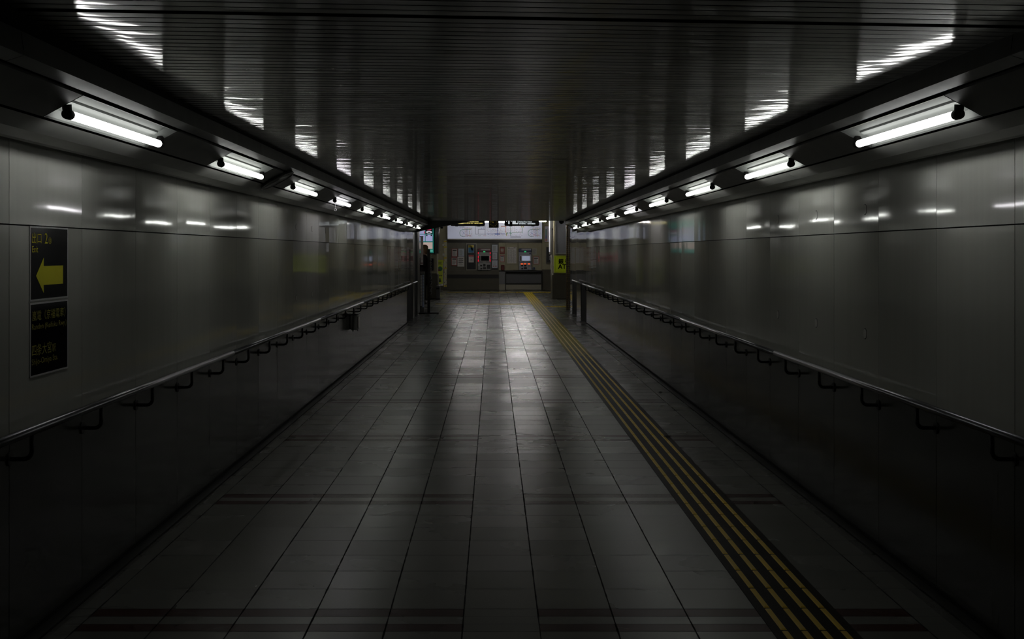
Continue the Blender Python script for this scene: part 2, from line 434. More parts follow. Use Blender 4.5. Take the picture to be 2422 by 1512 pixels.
# vertical fascia over the tunnel mouth and the dark wedge at its left end
mb = MB(); mb.box(-2.4, 2.4, Y1 + .03, Y1 + .15, ZC, 2.75, 0)
struct('trim_1', mb, M('fascia_dark', (.02, .02, .018), .6), 'dark fascia above the tunnel mouth')
Yw = 26.0
mb = MB(); mb.prism([(PX(a, Yw), PZ(b, Yw)) for a, b in ((978, 550), (985, 549), (1040, 537.5), (1080, 530), (1118, 523), (1150, 520), (1150, 516), (990, 512), (975, 530))], Yw - .35, Yw + .05)
struct('trim_2', mb, M('fascia_wedge', (.035, .035, .03), .5), 'dark sloping fascia at the left of the tunnel mouth')

# ================================================================== LIGHTS
def make_light(sg, n=0, mat=TUBEE):
    y0 = TRAY0 + n * PITCH; y1 = y0 + TRAYL; yc = (y0 + y1) / 2
    c = strip_pt(sg, .5)
    side = 'left' if sg < 0 else 'right'
    t = thing('fluorescent_light', '', 'light', (c[0], yc, c[1]), 'fluorescent lights along the %s strip' % side)
    mb = MB(); o0, o1 = strip_pt(sg, .02), strip_pt(sg, .98); i0, i1 = strip_pt(sg, .16, -.030), strip_pt(sg, .84, -.030)
    m0, m1 = strip_pt(sg, .06, -.004), strip_pt(sg, .94, -.004)
    pr = [o0, m0, i0, i1, m1, o1]
    mb.sheet(pr if sg < 0 else pr[::-1], y0 + .03, y1 - .03, 0)
    for ya, yb in ((y0 + .003, y0 + .03), (y1 - .003, y1 - .03)):       # sloped ends
        for q0, q1 in zip(pr[:-1], pr[1:]):
            ya0 = ya
            mb.quad((o0[0] if q0 in (o0, m0, i0) else o1[0], ya0, o0[1] if q0 in (o0, m0, i0) else o1[1]), (o0[0] if q1 in (o0, m0, i0) else o1[0], ya0, o0[1] if q1 in (o0, m0, i0) else o1[1]), (q1[0], yb, q1[1]), (q0[0], yb, q0[1]))
    build('tray', mb, TRAYM, t)
    mb = MB(); b = [strip_pt(sg, .41, -.029), strip_pt(sg, .44, -.023), strip_pt(sg, .56, -.023), strip_pt(sg, .59, -.029)]
    mb.sheet(b if sg < 0 else b[::-1], y0 + .05, y1 - .05, 0); build('batten', mb, TRAYM, t)
    tx, tz = OX(sg, 1.541), 1.940
    ya, yb = y0 + .045 + .02, y1 - .045 + .02
    mb = MB(); r = .0158
    mb.tube([(tx, ya + .012, tz), (tx, ya + .02, tz), (tx, yb - .012, tz), (tx, yb - .004, tz), (tx, yb, tz)], [r, r, r, r * .8, r * .3], 14, 0)
    build('tube', mb, mat, t)
    for yy, sgn in ((ya, 1), (yb + .010, -1)):
        mb = MB(); f = strip_pt(sg, .5, -.012)
        mb.tube([(f[0], yy - sgn * .012, f[1]), (tx + (f[0] - tx) * .35, yy - sgn * .010, tz + (f[1] - tz) * .35), (tx, yy - sgn * .006, tz)], [.017, .016, .0165], 12, 0)
        mb.tube([(tx, yy - sgn * .022, tz), (tx, yy + sgn * .016, tz)], 0.0178 if sgn > 0 else .0165, 14, 0)
        build('lamp_holder', mb, HOLD, t)
    return t, (c[0], yc, c[1])
for sg, side in ((-1, 'left'), (1, 'right')):
    t, loc = make_light(sg, 0, TUBEN); t1, _ = make_light(sg, 1, TUBEE)
    for n in range(9):
        if n and (sg, n) in ((-1, 3), (1, 4)): o, _ = make_light(sg, n, TUBEW)
        else: o = t if n == 0 else t1 if n == 1 else dup(t1, (loc[0], loc[1] + n * PITCH, loc[2]))
        o['label'] = 'lit fluorescent tube in its tray, %s from the near end of the %s light strip' % (ORD[n], side) if n else 'nearest and largest lit fluorescent tube, at the near end of the %s light strip' % side

# round disc cover on the left strip
c = strip_pt(-1, .5, .004); yc = 8.36
t = thing('round_cover', 'dark round shallow cover across the left light strip, between second and third tubes', 'cover', (c[0], yc, c[1]))
ax = Vector((OX(-1, A_out[0]) - OX(-1, A_in[0]), 0, A_out[1] - A_in[1])).normalized(); nn = Vector((.475, 0, -.880)); yy = Vector((0, 1, 0))
def disc(prof, m=0, n=36):
    mb = MB(); vs, fs = [], []
    for r, h in prof:
        for k in range(n):
            a = 2 * math.pi * k / n; vs.append(Vector((c[0], yc, c[1])) + ax * r * math.cos(a) + yy * r * math.sin(a) + nn * h)
    for j in range(len(prof) - 1):
        for k in range(n): fs.append((j * n + k, (j + 1) * n + k, (j + 1) * n + (k + 1) % n, j * n + (k + 1) % n))
    fs.append(tuple((len(prof) - 1) * n + k for k in range(n)))
    return mb.add(vs, fs, m, True)
build('plate', disc([(.118, -.004), (.122, .010), (.118, .016), (.104, .012), (.06, .004), (.012, .002)]), M('cover_dark', (.03, .03, .028), .35), t)
build('rim', disc([(.120, .012), (.124, .017), (.118, .020), (.113, .016)]), M('cover_rim', (.28, .28, .27), .3, .6), t)
# pull cord hanging from the fourth left light
cx, cz = strip_pt(-1, .95, .004); cy = TRAY0 + 3 * PITCH + .55
cx += .0
mb = MB(); zr = 1.463 + 100 * cy / F
mb.tube([(cx, cy, cz), (cx, cy, zr + .012)], .0014, 6, 0)
t = thing('pull_cord', 'thin pull cord with a small ring below the fourth tube on the left', 'cord', (cx, cy, zr - .012))
build('cord', mb, M('cord_pale', (.55, .55, .55), .5), t)
mb = MB(); mb.tube([(cx + .011 * math.sin(a * math.pi / 8), cy, zr + .011 * math.cos(a * math.pi / 8)) for a in range(17)], .0024, 6, 0, caps=False)
build('ring', mb, M('cord_pale'), t)

# ================================================================== HANDRAILS
def handrail(sg, X, side):
    xr = X - sg * .083; zr = .808; r = .0165
    y0 = Y0 + .2; y1 = 27.3 if sg < 0 else 28.6
    t = thing('handrail', 'long round steel handrail on black brackets along the %s wall' % side, 'handrail', (xr, (y0 + y1) / 2, zr))
    mb = MB(); y = y0; j = 0
    cut = [y0, 4.02, 8.0, 12.0, 16.0, 20.0, 25.2, y1]
    for a, b in zip(cut[:-1], cut[1:]): mb.tube([(xr, a, zr), (xr, b - .003, zr)], r, 16, 0)
    build('rail', mb, RAILM, t)
    proto = fl = None
    for k in range(-3, 32):
        y = .52 + .8 * k
        if y < y0 or y > 25.3: continue
        if proto is None:
            mb = MB(); q = .028
            pts = [(xr, y, zr - r * .6), (xr, y, .705 + q)]
            for a in range(1, 7):
                th = a / 6 * math.pi / 2; pts.append((xr + sg * q * (1 - math.cos(th)), y, .705 + q - q * math.sin(th)))
            pts.append((X - sg * .004, y, .705))
            mb.tube(pts, .0085, 8, 0); proto = build('bracket', mb, BRKT, t)
            mb = MB(); mb.tube([(X - sg * .0005, y, .705), (X - sg * .006, y, .705)], .026, 14, 0); fl = build('flange', mb, BRKT, proto); first = y
        else:
            c = proto.copy(); COL.objects.link(c); c.parent = t; c.location = (0, y - first, 0)
            d = fl.copy(); COL.objects.link(d); d.parent = c
handrail(-1, WL, 'left'); handrail(1, WR, 'right')

# ================================================================== SIGNS ON THE LEFT WALL
INK = M('sign_yellow', (.85, .80, .05), .5, spec=.2); INK2 = M('sign_yellow_dull', (.42, .39, .05), .5, spec=.2)
SIGNB = M('sign_black', (.003, .004, .008), .08, spec=.22); SFRAME = M('sign_frame', (.62, .62, .62), .4)
def wsign(z0, z1, y0, y1, label, texts, ink, arrow=False, stop=0):
    x = WL + .0005
    t = thing('wall_sign', label, 'sign', (x, (y0 + y1) / 2, z0))
    e = .0065
    mb = MB(); mb.box(WL, x + .0035, y0, y1, z0, z0 + e); mb.box(WL, x + .0035, y0, y1, z1 - e, z1)
    mb.box(WL, x + .0035, y0, y0 + e, z0 + e, z1 - e); mb.box(WL, x + .0035, y1 - e, y1, z0 + e, z1 - e); build('frame', mb, SFRAME, t)
    mb = MB(); mb.box(WL, x + .002, y0 + e, y1 - e, z0 + e, z1 - e); build('panel', mb, SIGNB, t)
    W, H = y1 - y0, z1 - z0; mb = MB(); xt = x + .0026
    for s, u0, u1, v0, v1 in texts:
        mb.text(s, (xt, y0 + u0 * W, z1 - v1 * H), (0, (u1 - u0) * W, 0), (0, 0, (v1 - v0) * H))
    build('lettering', mb, ink, t)
    if arrow:
        q = [(.15, .665), (.345, .42), (.345, .535), (.865, .535), (.865, .795), (.345, .795), (.345, .905)]
        mb = MB(); mb.add([(xt, y0 + u * W, z1 - v * H) for u, v in q], [(0, 2, 1), (0, 5, 2), (0, 6, 5), (2, 5, 4, 3)])
        build('arrow', mb, ink, t)
    return t
wsign(1.274, 1.563, 4.715, 5.134, 'black exit sign with a big yellow left arrow on the left wall',
      [('出口', .05, .285, .085, .23), ('2', .37, .445, .085, .23), ('Ⓑ', .47, .545, .145, .235), ('Exit', .055, .20, .265, .35)], INK, True)
wsign(.981, 1.267, 4.715, 5.134, 'black railway direction sign with two lines of dull yellow writing, under the arrow sign',
      [('嵐電（京福電車）', .05, .93, .105, .245), ('Randen (Keifuku Rwy.)', .05, .96, .285, .385), ('四条大宮', .05, .55, .56, .72), ('駅', .57, .665, .605, .715), ('Shijo-Omiya Sta.', .045, .72, .755, .86)], INK2)

# steel ash bin hung on the left wall
yb = 15.25; x0, x1, z0, z1 = WL, PX(847, yb), PZ(783, yb), PZ(744, yb)
t = thing('wall_bin', 'small steel bin hung on the left wall below the handrail', 'bin', ((x0 + x1) / 2, yb, z0))
mb = MB(); mb.box(x0 + .004, x1 - .006, yb, yb + .20, z0 + .012, z1, 0, .012); build('body', mb, M('bin_steel', (.34, .34, .31), .4, .3), t)
mb = MB(); xm = (x0 + x1) / 2 - .012; mb.box(xm - .005, xm + .005, yb - .006, yb + .004, z0 - .008, z1 + .002); build('centre_strip', mb, BRKT, t)
mb = MB(); mb.box(x1 - .008, x1 + .002, yb + .004, yb + .19, z0 + .03, z1 - .028, 0, .003); build('door', mb, M('bin_bright', (.75, .75, .72), .22, 1.0), t)
mb = MB(); mb.box(x0 + .002, x1 + .006, yb - .004, yb + .204, z1 - .002, z1 + .008, 0, .003); build('lid', mb, M('bin_lid', (.12, .12, .11), .4, .3), t)
mb = MB(); mb.tube([(x1 - .006, yb + .01, z0 + .018), (x1 - .006, yb + .01, z0 - .004)], .005, 8); build('bolt', mb, BRKT, t)

# litter on the floor
def scrap(px, py, size, label):
    Y = EYE * F / (py - VY); X = PX(px, Y); mb = MB(); n = 9; vs = []
    for k in range(n):
        a = 2 * math.pi * k / n; r = size * random.uniform(.35, 1.0); vs.append((X + r * math.cos(a) * 1.2, Y + r * math.sin(a), .0005 + random.uniform(.001, .006) + (.0065 if 1.08 < X < 1.38 else 0)))
    vs.append((X, Y, .012 + (.004 if 1.08 < X < 1.38 else 0)))
    mb.add(vs, [(k, (k + 1) % n, n) for k in range(n)]); solo('litter_scrap', mb, M('scrap_black', (.004, .004, .004), .8), label, 'litter')
scrap(1577, 1035, .055, 'black scrap of litter on the edge of the yellow guide strip'); scrap(1562, 929, .032, 'tiny dark scrap on the floor between the guide strip and the right wall')
scrap(1216, 873.5, .016, 'tiny dark speck of litter in the middle of the floor')

# ================================================================== TACTILE PAVING
def tactile():
    x0, x1 = 1.085, 1.385; ya, yb = Y0, 44.39
    t = thing('tactile_paving', 'long yellow ribbed guide strip for the blind, running down the floor', 'tactile paving', ((x0 + x1) / 2, (ya + yb) / 2, 0))
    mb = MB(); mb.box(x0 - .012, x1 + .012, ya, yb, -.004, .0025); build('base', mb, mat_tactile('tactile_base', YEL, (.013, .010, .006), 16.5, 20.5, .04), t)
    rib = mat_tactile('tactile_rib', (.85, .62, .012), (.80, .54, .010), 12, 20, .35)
    for i in range(4):
        c = x0 + .0375 + i * .075; mb = MB(); k = 0; y = 4.76 - .3 * 25
        while y + .3 < yb:
            if y > ya:
                a, b, h, w0, w1 = y + .008, y + .292, .0065, .0122, .0080
                mb.add([(c - w0, a, .0025), (c + w0, a, .0025), (c + w0, b, .0025), (c - w0, b, .0025), (c - w1, a + .008, h), (c + w1, a + .008, h), (c + w1, b - .008, h), (c - w1, b - .008, h)],
                       [(4, 5, 6, 7), (0, 1, 5, 4), (1, 2, 6, 5), (2, 3, 7, 6), (3, 0, 4, 7)])
            y += .3
        build('rib', mb, rib, t)
tactile()
def blister(name, x0, x1, y0, y1, label, flat=False):
    t = thing(name, label, 'tactile paving', ((x0 + x1) / 2, (y0 + y1) / 2, 0))
    mb = MB(); mb.box(x0, x1, y0, y1, -.004, .003); build('base', mb, M('tactile_yellow', (.62, .46, .02), .65), t)
    mb = MB(); nx = int((x1 - x0) / .1)
    for i in range(nx):
        for j in range(max(1, int((y1 - y0) / .15))):
            c = (x0 + (i + .5) * (x1 - x0) / nx, y0 + (j + .5) * (y1 - y0) / max(1, int((y1 - y0) / .15)))
            mb.tube([(c[0], c[1], .003), (c[0], c[1], .008)], [.03, .018], 8)
    o = build('studs', mb, M('tactile_stud', (.75, .58, .03), .5), t); o['kind'] = 'stuff'
blister('tactile_crossing', 1.402, 2.5, 32.75, 33.45, 'yellow studded warning tiles in front of the bank machine pillar')
blister('tactile_warning_tiles', PX(1220, 44.7), PX(1303, 44.7), 44.4, 45.2, 'yellow studded warning tiles in front of the ticket counter')
mb = MB(); mb.box(PX(1058, 44.7), PX(1219, 44.7), 44.55, 44.95, -.003, .003); solo('floor_line', mb, M('line_yellow', (.62, .46, .02), .65), 'thin yellow floor line before the ticket machines', 'floor marking')
mb = MB(); mb.box(PX(1030, 34.7), PX(1258, 34.7), 34.55, 34.85, -.003, .003); solo('floor_line', mb, M('line_yellow'), 'thin yellow floor line across the hall nearer than the pillars', 'floor marking')

# ================================================================== HALL SHELL
HZ = 2.66; YW = 47.2
CREAM = M('cream_wall', (.43, .40, .27), .5, grime=.4); OLIVE = M('olive_dado', (.105, .095, .062), .45, grime=.5)
mb = MB(); mb.box(-9, 9, Y1 + .15, 48.2, HZ, HZ + .1); struct('ceiling_hall', mb, M('hall_ceiling', (.35, .35, .33), .6))
mb = MB(); mb.box(-9.1, -9, 25, 48.2, 0, HZ); struct('wall_hall_left', mb, CREAM)
mb = MB(); mb.box(9, 9.1, 25, 48.2, 0, HZ); struct('wall_hall_right', mb, CREAM)
mb = MB(); mb.box(-9, WL - .06, 28.6, 28.72, 0, HZ); struct('wall_hall_front_left', mb, CREAM)
mb = MB(); mb.box(WR + .06, 9, 31.2, 31.35, 0, HZ); struct('wall_hall_front_right', mb, CREAM)
mb = MB(); mb.box(-2.4, WL - .055, 25.4, 28.6, 1.9, HZ); mb.box(WR + .055, 2.4, 25.4, 31.2, 1.9, HZ); struct('wall_upper', mb, M('fascia_dark'))

# ticket wall: crop coordinates of a zoomed view -> metres on the wall plane
def C(cx, cy): return PX(1040 + cx / 7.559, YW), PZ(500 + cy / 7.559, YW)
def cb(mb, x0, y0, x1, y1, out, m=0, back=.0, bev=0.0):
    a, b = C(x0, y0), C(x1, y1); mb.box(a[0], b[0], YW - out, YW + back, b[1], a[1], m, bev); return mb
BRONZE = M('bronze_steel', (.135, .125, .095), .32, .3, grime=.5)
mb = MB()
mb.box(-9, 9, YW + .02, 48.2, 0, HZ, 0)
cb(mb, -1200, 500, 135, 1040, .0, 0, .02); cb(mb, -1200, 1040, 135, 1406, .02, 1, .02)
wall_mb = mb; mb = MB()
cb(mb, 135, 493, 1830, 560, .06, 2, 0)                       # dark band under the map
cb(mb, 135, 560, 1057, 1060, .0, 3, .02); cb(mb, 135, 1060, 1057, 1130, .05, 3, .02); cb(mb, 135, 1130, 1057, 1200, .02, 4, .02); cb(mb, 135, 1200, 1057, 1406, .04, 1, .02)
cb(mb, 1060, 560, 1172, 1055, .03, 0, .02); cb(mb, 1057, 1055, 1172, 1080, .05, 4, .02); cb(mb, 1062, 1080, 1168, 1303, .04, 5, .02); cb(mb, 1062, 1308, 1168, 1406, .045, 6, .02)
cb(mb, 1175, 560, 1398, 1055, .0, 0, .02); cb(mb, 1403, 560, 1826, 788, .0, 0, .02); cb(mb, 1403, 792, 1826, 1055, .01, 0, .02)
cb(mb, 1830, 160, 2600, 1040, .03, 0, .02); cb(mb, 1830, 1040, 2600, 1406, .05, 1, .02)
for q in ((1172, 560, 1175, 1055), (1398, 560, 1403, 1055), (1826, 560, 1830, 1055), (455, 565, 462, 1060), (915, 570, 922, 1060)): cb(mb, *q, .012, 2)
TW = [CREAM, OLIVE, M('dark_band', (.035, .032, .026), .15), BRONZE, M('kick_black', (.010, .009, .008), .5), M('grey_panel', (.20, .20, .21), .4), M('kick_steel', (.36, .34, .28), .35, .6)]
struct('wall_ticket', wall_mb, TW, 'far wall behind the ticket machines')
struct('trim_3', mb, TW, 'panels, ledges and kick bands of the ticket wall')

# hall pillars
Yp = 38.3
def pillar(name, x0, x1, label):
    mb = MB(); mb.box(x0, x1, Yp, Yp + .75, .787, HZ, 0, .02); mb.box(x0 - .02, x1 + .02, Yp - .02, Yp + .77, 0, .787, 1, .02)
    struct(name, mb, [CREAM, OLIVE], label)
pillar('pillar_left', PX(940, Yp), PX(1034, Yp), 'square hall pillar on the left, dark below and cream above')
pillar('pillar_right', PX(1308, Yp), PX(1390, Yp), 'square hall pillar on the right with the bank machine sign')
mb = MB(); mb.box(1.858, 1.905, 31.42, 31.6, 0, 2.3); struct('pillar_brick', mb, mat_brick('brown_brick_tile', (.46, .33, .17), (.38, .27, .13), (.14, .12, .08)), 'narrow brown brick tiled corner at the end of the right wall')
mb = MB(); mb.box(PX(966, 29.2), PX(991, 29.2), 28.98, 29.5, 0, 2.2, 0, .015); struct('pillar_steel', mb, M('pillar_steel_grey', (.20, .20, .19), .3, .4), 'narrow grey steel pillar at the end of the left wall')

# ================================================================== HALL LAMPS
def hall_lamp(x0, x1, Y, z, label, s=92.0):
    t = thing('ceiling_lamp', label, 'light', ((x0 + x1) / 2, Y, z))
    mb = MB(); mb.box(x0 - .03, x1 + .03, Y - .04, Y + .04, z + .02, z + .07, 0, .01); build('housing', mb, M('lamp_white', (.7, .7, .7), .4), t)
    mb = MB(); mb.tube([((x0 + x1) / 2, Y, z + .07), ((x0 + x1) / 2, Y, HZ)], .012, 8); build('stem', mb, M('lamp_white'), t)
    mb = MB(); mb.tube([(x0, Y, z), (x1, Y, z)], .017, 12); build('tube', mb, M('hall_tube_%g' % s, (.9, .9, .9), .4, emit=(1, .97, .95), strength=s), t)
hall_lamp(PX(1072, 42), PX(1155.5, 42), 42, PZ(525, 42), 'lit ceiling tube left of the hanging clock')
hall_lamp(PX(1179.5, 44), PX(1256, 44), 44, PZ(525.3, 44), 'lit ceiling tube right of the hanging clock')
hall_lamp(PX(1199.5, 38), PX(1291.5, 38), 38, PZ(523.2, 38), 'lit ceiling tube at the right end of the right hanging sign')
hall_lamp(-4.6, -3.4, 33.2, 2.50, 'unseen fill tube added to the left of the hanging signs', 92.0)  # added fill lamp, out of view, brightens the pillar fronts and leaflets
hall_lamp(3.4, 4.6, 33.2, 2.50, 'unseen fill tube added to the right of the hanging signs', 92.0)  # matching fill lamp on the right, also added and unseen
hall_lamp(-1.9, -.7, 28.0, 2.50, 'unseen fill tube added over the tunnel mouth, left of centre', 18.0)  # added fill lamp, hidden above the tunnel ceiling, lights the paper banner
hall_lamp(.7, 1.9, 28.0, 2.50, 'unseen fill tube added over the tunnel mouth, right of centre', 18.0)  # its added twin, hidden the same way

# ================================================================== ROUTE MAP LIGHTBOX
a, b = C(142, 120), C(1826, 490)
t = thing('route_map', 'wide glowing pale route map above the ticket machines', 'map', ((a[0] + b[0]) / 2, YW, b[1]))
mb = MB(); mb.box(a[0] - .01, b[0] + .01, YW - .10, YW + .0, b[1] - .035, b[1] - .002, 0); mb.box(a[0] - .02, a[0] - .002, YW - .10, YW, b[1] - .035, a[1]); mb.box(b[0] + .002, b[0] + .02, YW - .10, YW, b[1] - .035, a[1]); build('frame', mb, M('map_frame', (.30, .29, .26), .3, .6), t)
m, tr, bs = nt('map_glow'); g = G(tr); x, y, z = g.pos(); n = g.noise(g.comb(x, y, z), 1.3, 2.0)
bs.inputs['Base Color'].default_value = (.6, .6, .65, 1); bs.inputs['Roughness'].default_value = .2
bs.inputs['Emission Color'].default_value = (.70, .74, .92, 1); g.link(g.m('ADD', .20, g.m('MULTIPLY', n[0], .13)), bs.inputs['Emission Strength'])
mb = MB(); mb.box(a[0], b[0], YW - .09, YW - .02, b[1], a[1]); build('light_panel', mb, m, t)
cols = [(.08, .35, .25), (.30, .30, .40), (.02, .10, .55), (.65, .22, .12), (.05, .35, .20), (.55, .12, .25), (.60, .50, .05), (.35, .36, .50), (.30, .15, .35)]
lm = [M('map_line_%d' % i, tuple(q * .5 for q in c_), .5, emit=tuple(.45 * q + .25 for q in c_), strength=.34) for i, c_ in enumerate(cols)]
mb = MB(); ym = YW - .0915
def ln(pts, w, m):
    for p, q in zip(pts[:-1], pts[1:]):
        p_, q_ = Vector(C(*p)), Vector(C(*q)); d = (q_ - p_); L = max(d.length, 1e-5); nrm = Vector((-d.y, d.x)) / L * w * .31
        mb.quad((p_.x - nrm.x, ym, p_.y - nrm.y), (q_.x - nrm.x, ym, q_.y - nrm.y), (q_.x + nrm.x, ym, q_.y + nrm.y), (p_.x + nrm.x, ym, p_.y + nrm.y), m)
def arc(cx, cy, rx, ry, a0, a1, n=12): return [(cx + rx * math.cos(R(a0 + (a1 - a0) * i / n)), cy + ry * math.sin(R(a0 + (a1 - a0) * i / n))) for i in range(n + 1)]
def dots(x0, x1, y0, y1, n, m, s=.013):
    for _ in range(int(n * 1.6)):
        p = C(random.uniform(x0, x1), random.uniform(y0, y1)); w_ = s * random.uniform(.5, 1.6); h_ = s * random.uniform(.4, 1.0)
        mb.quad((p[0], ym - .0003, p[1]), (p[0] + w_, ym - .0003, p[1]), (p[0] + w_, ym - .0003, p[1] + h_), (p[0], ym - .0003, p[1] + h_), m)
for ox in (0, 1218):                                            # the loop line diagram appears at both ends
    ln(arc(425 + ox, 390, 65, 65, 90, 270), .03, 0); ln([(425 + ox, 325), (560 + ox, 325)], .03, 0); ln(arc(425 + ox, 400, 60, 52, 60, 150), .025, 7)
    for xx, c_ in ((465, 3), (485, 8), (505, 1), (530, 6)): ln([(xx + ox, 290), (xx + ox, 460)], .014, c_)
    ln([(425 + ox, 380), (440 + ox, 405)], .03, 2); ln([(440 + ox, 300), (580 + ox, 300)], .02, 6); ln([(460 + ox, 420), (560 + ox, 435)], .02, 5)
    for c_ in (1, 3, 7, 0, 8, 5): dots(400 + ox, 580 + ox, 290, 460, 16, c_)
for fr in ((640, 270, 812, 405), (690, 322, 812, 405)):
    ln([(fr[0], fr[3]), (fr[0], fr[1])], .03, 7); ln([(fr[0], fr[1]), (fr[2], fr[1])], .03, 7); ln([(fr[2], fr[1]), (fr[2], fr[3] + 20)], .03, 7)
ln([(635, 408), (830, 408)], .03, 7); ln(arc(712, 425, 20, 16, 20, 160), .02, 0); ln([(780, 440), (830, 440)], .025, 5)
for k in range(14): ln([(845 + k * 11, 405), (851 + k * 11, 405)], .05, 2)
ln([(985, 406), (1080, 406)], .075, 2); ln([(1035, 296), (1035, 435)], .035, 2)
for k in range(8): ln([(1092 + k * 10, 404 + (k > 6) * 5), (1098 + k * 10, 404)], .06, 2)
ln([(1095, 270), (1185, 270)], .05, 3); ln([(1183, 268), (1183, 380)], .03, 3); ln([(1187, 380), (1195, 440)], .04, 6)
ln(arc(1225, 420, 30, 35, 180, 270), .045, 4); ln([(1245, 385), (1285, 395)], .05, 4); ln([(1267, 275), (1267, 440)], .03, 0)
ln([(1290, 380), (1470, 380)], .02, 0); ln([(1475, 290), (1475, 390)], .03, 0); ln([(1262, 460), (1450, 460)], .05, 7); ln([(1340, 270), (1340, 345)], .012, 7)
for c_, q in ((6, 1461), (6, 1492)): ln([(q, 266), (q + 2, 288)], .06, c_)
for c_ in (1, 7, 3, 8): dots(840, 1480, 275, 450, 55, c_)
dots(350, 450, 268, 300, 30, 7); dots(730, 800, 295, 310, 14, 2)
build('map_print', mb, lm, t)

# ================================================================== NOTICES ON THE TICKET WALL
PAPER = M('paper', (.62, .61, .58), .6); PAPERB = M('paper_bluish', (.55, .60, .66), .6); PRED = M('paper_red', (.38, .08, .09), .6); PINK = M('ink_black', (.02, .02, .02), .6); PGR = M('ink_grey', (.25, .25, .26), .6)
def notice(x0, y0, x1, y1, label, sheet=PAPER, border=None, head=False, lines=10, out=.05, name='notice', cat='notice', extra=None, plain=.1):
    """a paper pinned on the wall: sheet, coloured border, printed lines"""
    mb = MB(); mats = [sheet, border or sheet, PINK, PGR]
    cb(mb, x0, y0, x1, y1, out, 1, -out + .006)
    b_ = 9 if border else 0
    a, b = C(x0 + b_, y0 + b_), C(x1 - b_, y1 - b_); yf = YW - out - .001
    mb.quad((a[0], yf, b[1]), (b[0], yf, b[1]), (b[0], yf, a[1]), (a[0], yf, a[1]), 0)
    W, H = x1 - x0, y1 - y0; yl = yf - .001
    def bar(u0, v0, u1, v1, m):
        p, q = C(x0 + u0 * W, y0 + v0 * H), C(x0 + u1 * W, y0 + v1 * H); mb.quad((p[0], yl, q[1]), (q[0], yl, q[1]), (q[0], yl, p[1]), (p[0], yl, p[1]), m)
    v = .16
    if head: bar(.16, .15, .84, .28, 2); v = .36
    for i in range(lines):
        vv = v + (.90 - v) * i / lines; bar(.16, vv, random.uniform(.6, .86), vv + .028, 3)
    if extra: extra(mb, mats, bar)
    return solo(name, mb, mats, label, cat)
notice(215, 668, 318, 812, 'red bordered white notice, upper left of the four on the steel panel', border=PRED, head=True)
notice(335, 668, 438, 810, 'bluish white notice, upper right of the four on the steel panel', sheet=PAPERB)
notice(208, 822, 310, 970, 'white notice with red border, lower left of the four on the steel panel', border=PRED, head=True)
def thick(mb, mats, bar):
    for v in (.16, .34, .54): bar(.15, v, .85, v + .06, 2)
notice(318, 816, 440, 990, 'largest white notice with three black bars, lower right on the steel panel', lines=8, extra=thick)
# dark door with a pale frame
mb = MB(); cb(mb, 468, 572, 660, 590, .03, 0); cb(mb, 468, 590, 484, 1036, .03, 0); cb(mb, 645, 590, 660, 1036, .03, 0); cb(mb, 468, 1036, 660, 1056, .05, 0); cb(mb, 484, 590, 645, 1036, .015, 1)
struct('door_1', mb, [M('door_frame', (.22, .21, .175), .35, .4), M('door_black', (.006, .006, .007), .3)], 'black door panel in a pale steel frame')
def art(mb, mats, bar):
    mats += [M('poster_yellow', (.62, .50, .05), .5), M('poster_blue', (.04, .20, .36), .5), M('poster_skin', (.55, .35, .25), .5)]
    bar(.04, .03, .96, .34, 4); bar(.04, .34, .96, .97, 5); bar(.45, .30, .78, .55, 6); bar(.55, .52, .9, .7, 0); bar(.1, .06, .55, .16, 2); bar(.2, .2, .7, .26, 2)
notice(510, 600, 612, 743, 'small poster, yellow above and blue below, on the black door', lines=0, extra=art, out=.022, name='poster', cat='poster')
def redhead(mb, mats, bar): mats.append(M('poster_red', (.45, .10, .10), .5)); bar(.02, .01, .98, .22, 4); bar(.42, .6, .58, .68, 2)
notice(517, 783, 610, 915, 'white notice with a red top on the black door', lines=4, extra=redhead, out=.022)
mb = MB(); cb(mb, 930, 578, 1036, 1046, .012, 0); solo('notice_board', mb, M('board_black', (.006, .006, .007), .4), 'narrow black board with three white notices beside the red ticket machine', 'board')
notice(935, 596, 1033, 736, 'white notice at the top of the narrow black board', sheet=PAPERB, out=.02, lines=14)
notice(941, 742, 1029, 862, 'white notice in the middle of the narrow black board', sheet=PAPERB, out=.02)
def reds(mb, mats, bar): mats.append(M('poster_red')); bar(.15, .72, .42, .82, 4); bar(.58, .72, .85, .82, 4)
notice(935, 876, 1033, 1014, 'white notice with two red patches at the bottom of the narrow black board', sheet=PAPERB, out=.02, lines=7, extra=reds)
def orng(mb, mats, bar): mats.append(M('poster_pale', (.50, .42, .36), .5)); bar(.2, .25, .78, .68, 4); bar(.3, .4, .68, .5, 3); bar(.15, .78, .85, .82, 4)
notice(1072, 633, 1163, 763, 'dark red notice with a pale square on the cream post', sheet=M('poster_dark_red', (.20, .035, .018), .5), lines=0, extra=orng, out=.045)
notice(1076, 786, 1158, 905, 'white notice with thin red border on the cream post', border=PRED, head=True, out=.045)
t = thing('alarm_box', 'dark red box at the foot of the cream post beside the counter', 'box', (*C(1127, 1055)[:1], YW, C(1127, 1055)[1]))
mb = MB(); cb(mb, 1095, 958, 1158, 1056, .15, 0, -.03, .02); build('body', mb, M('alarm_red', (.13, .010, .008), .35), t)
mb = MB(); cb(mb, 1108, 975, 1146, 1000, .155, 0, -.14); build('front_plate', mb, M('alarm_plate', (.07, .006, .006), .3), t)
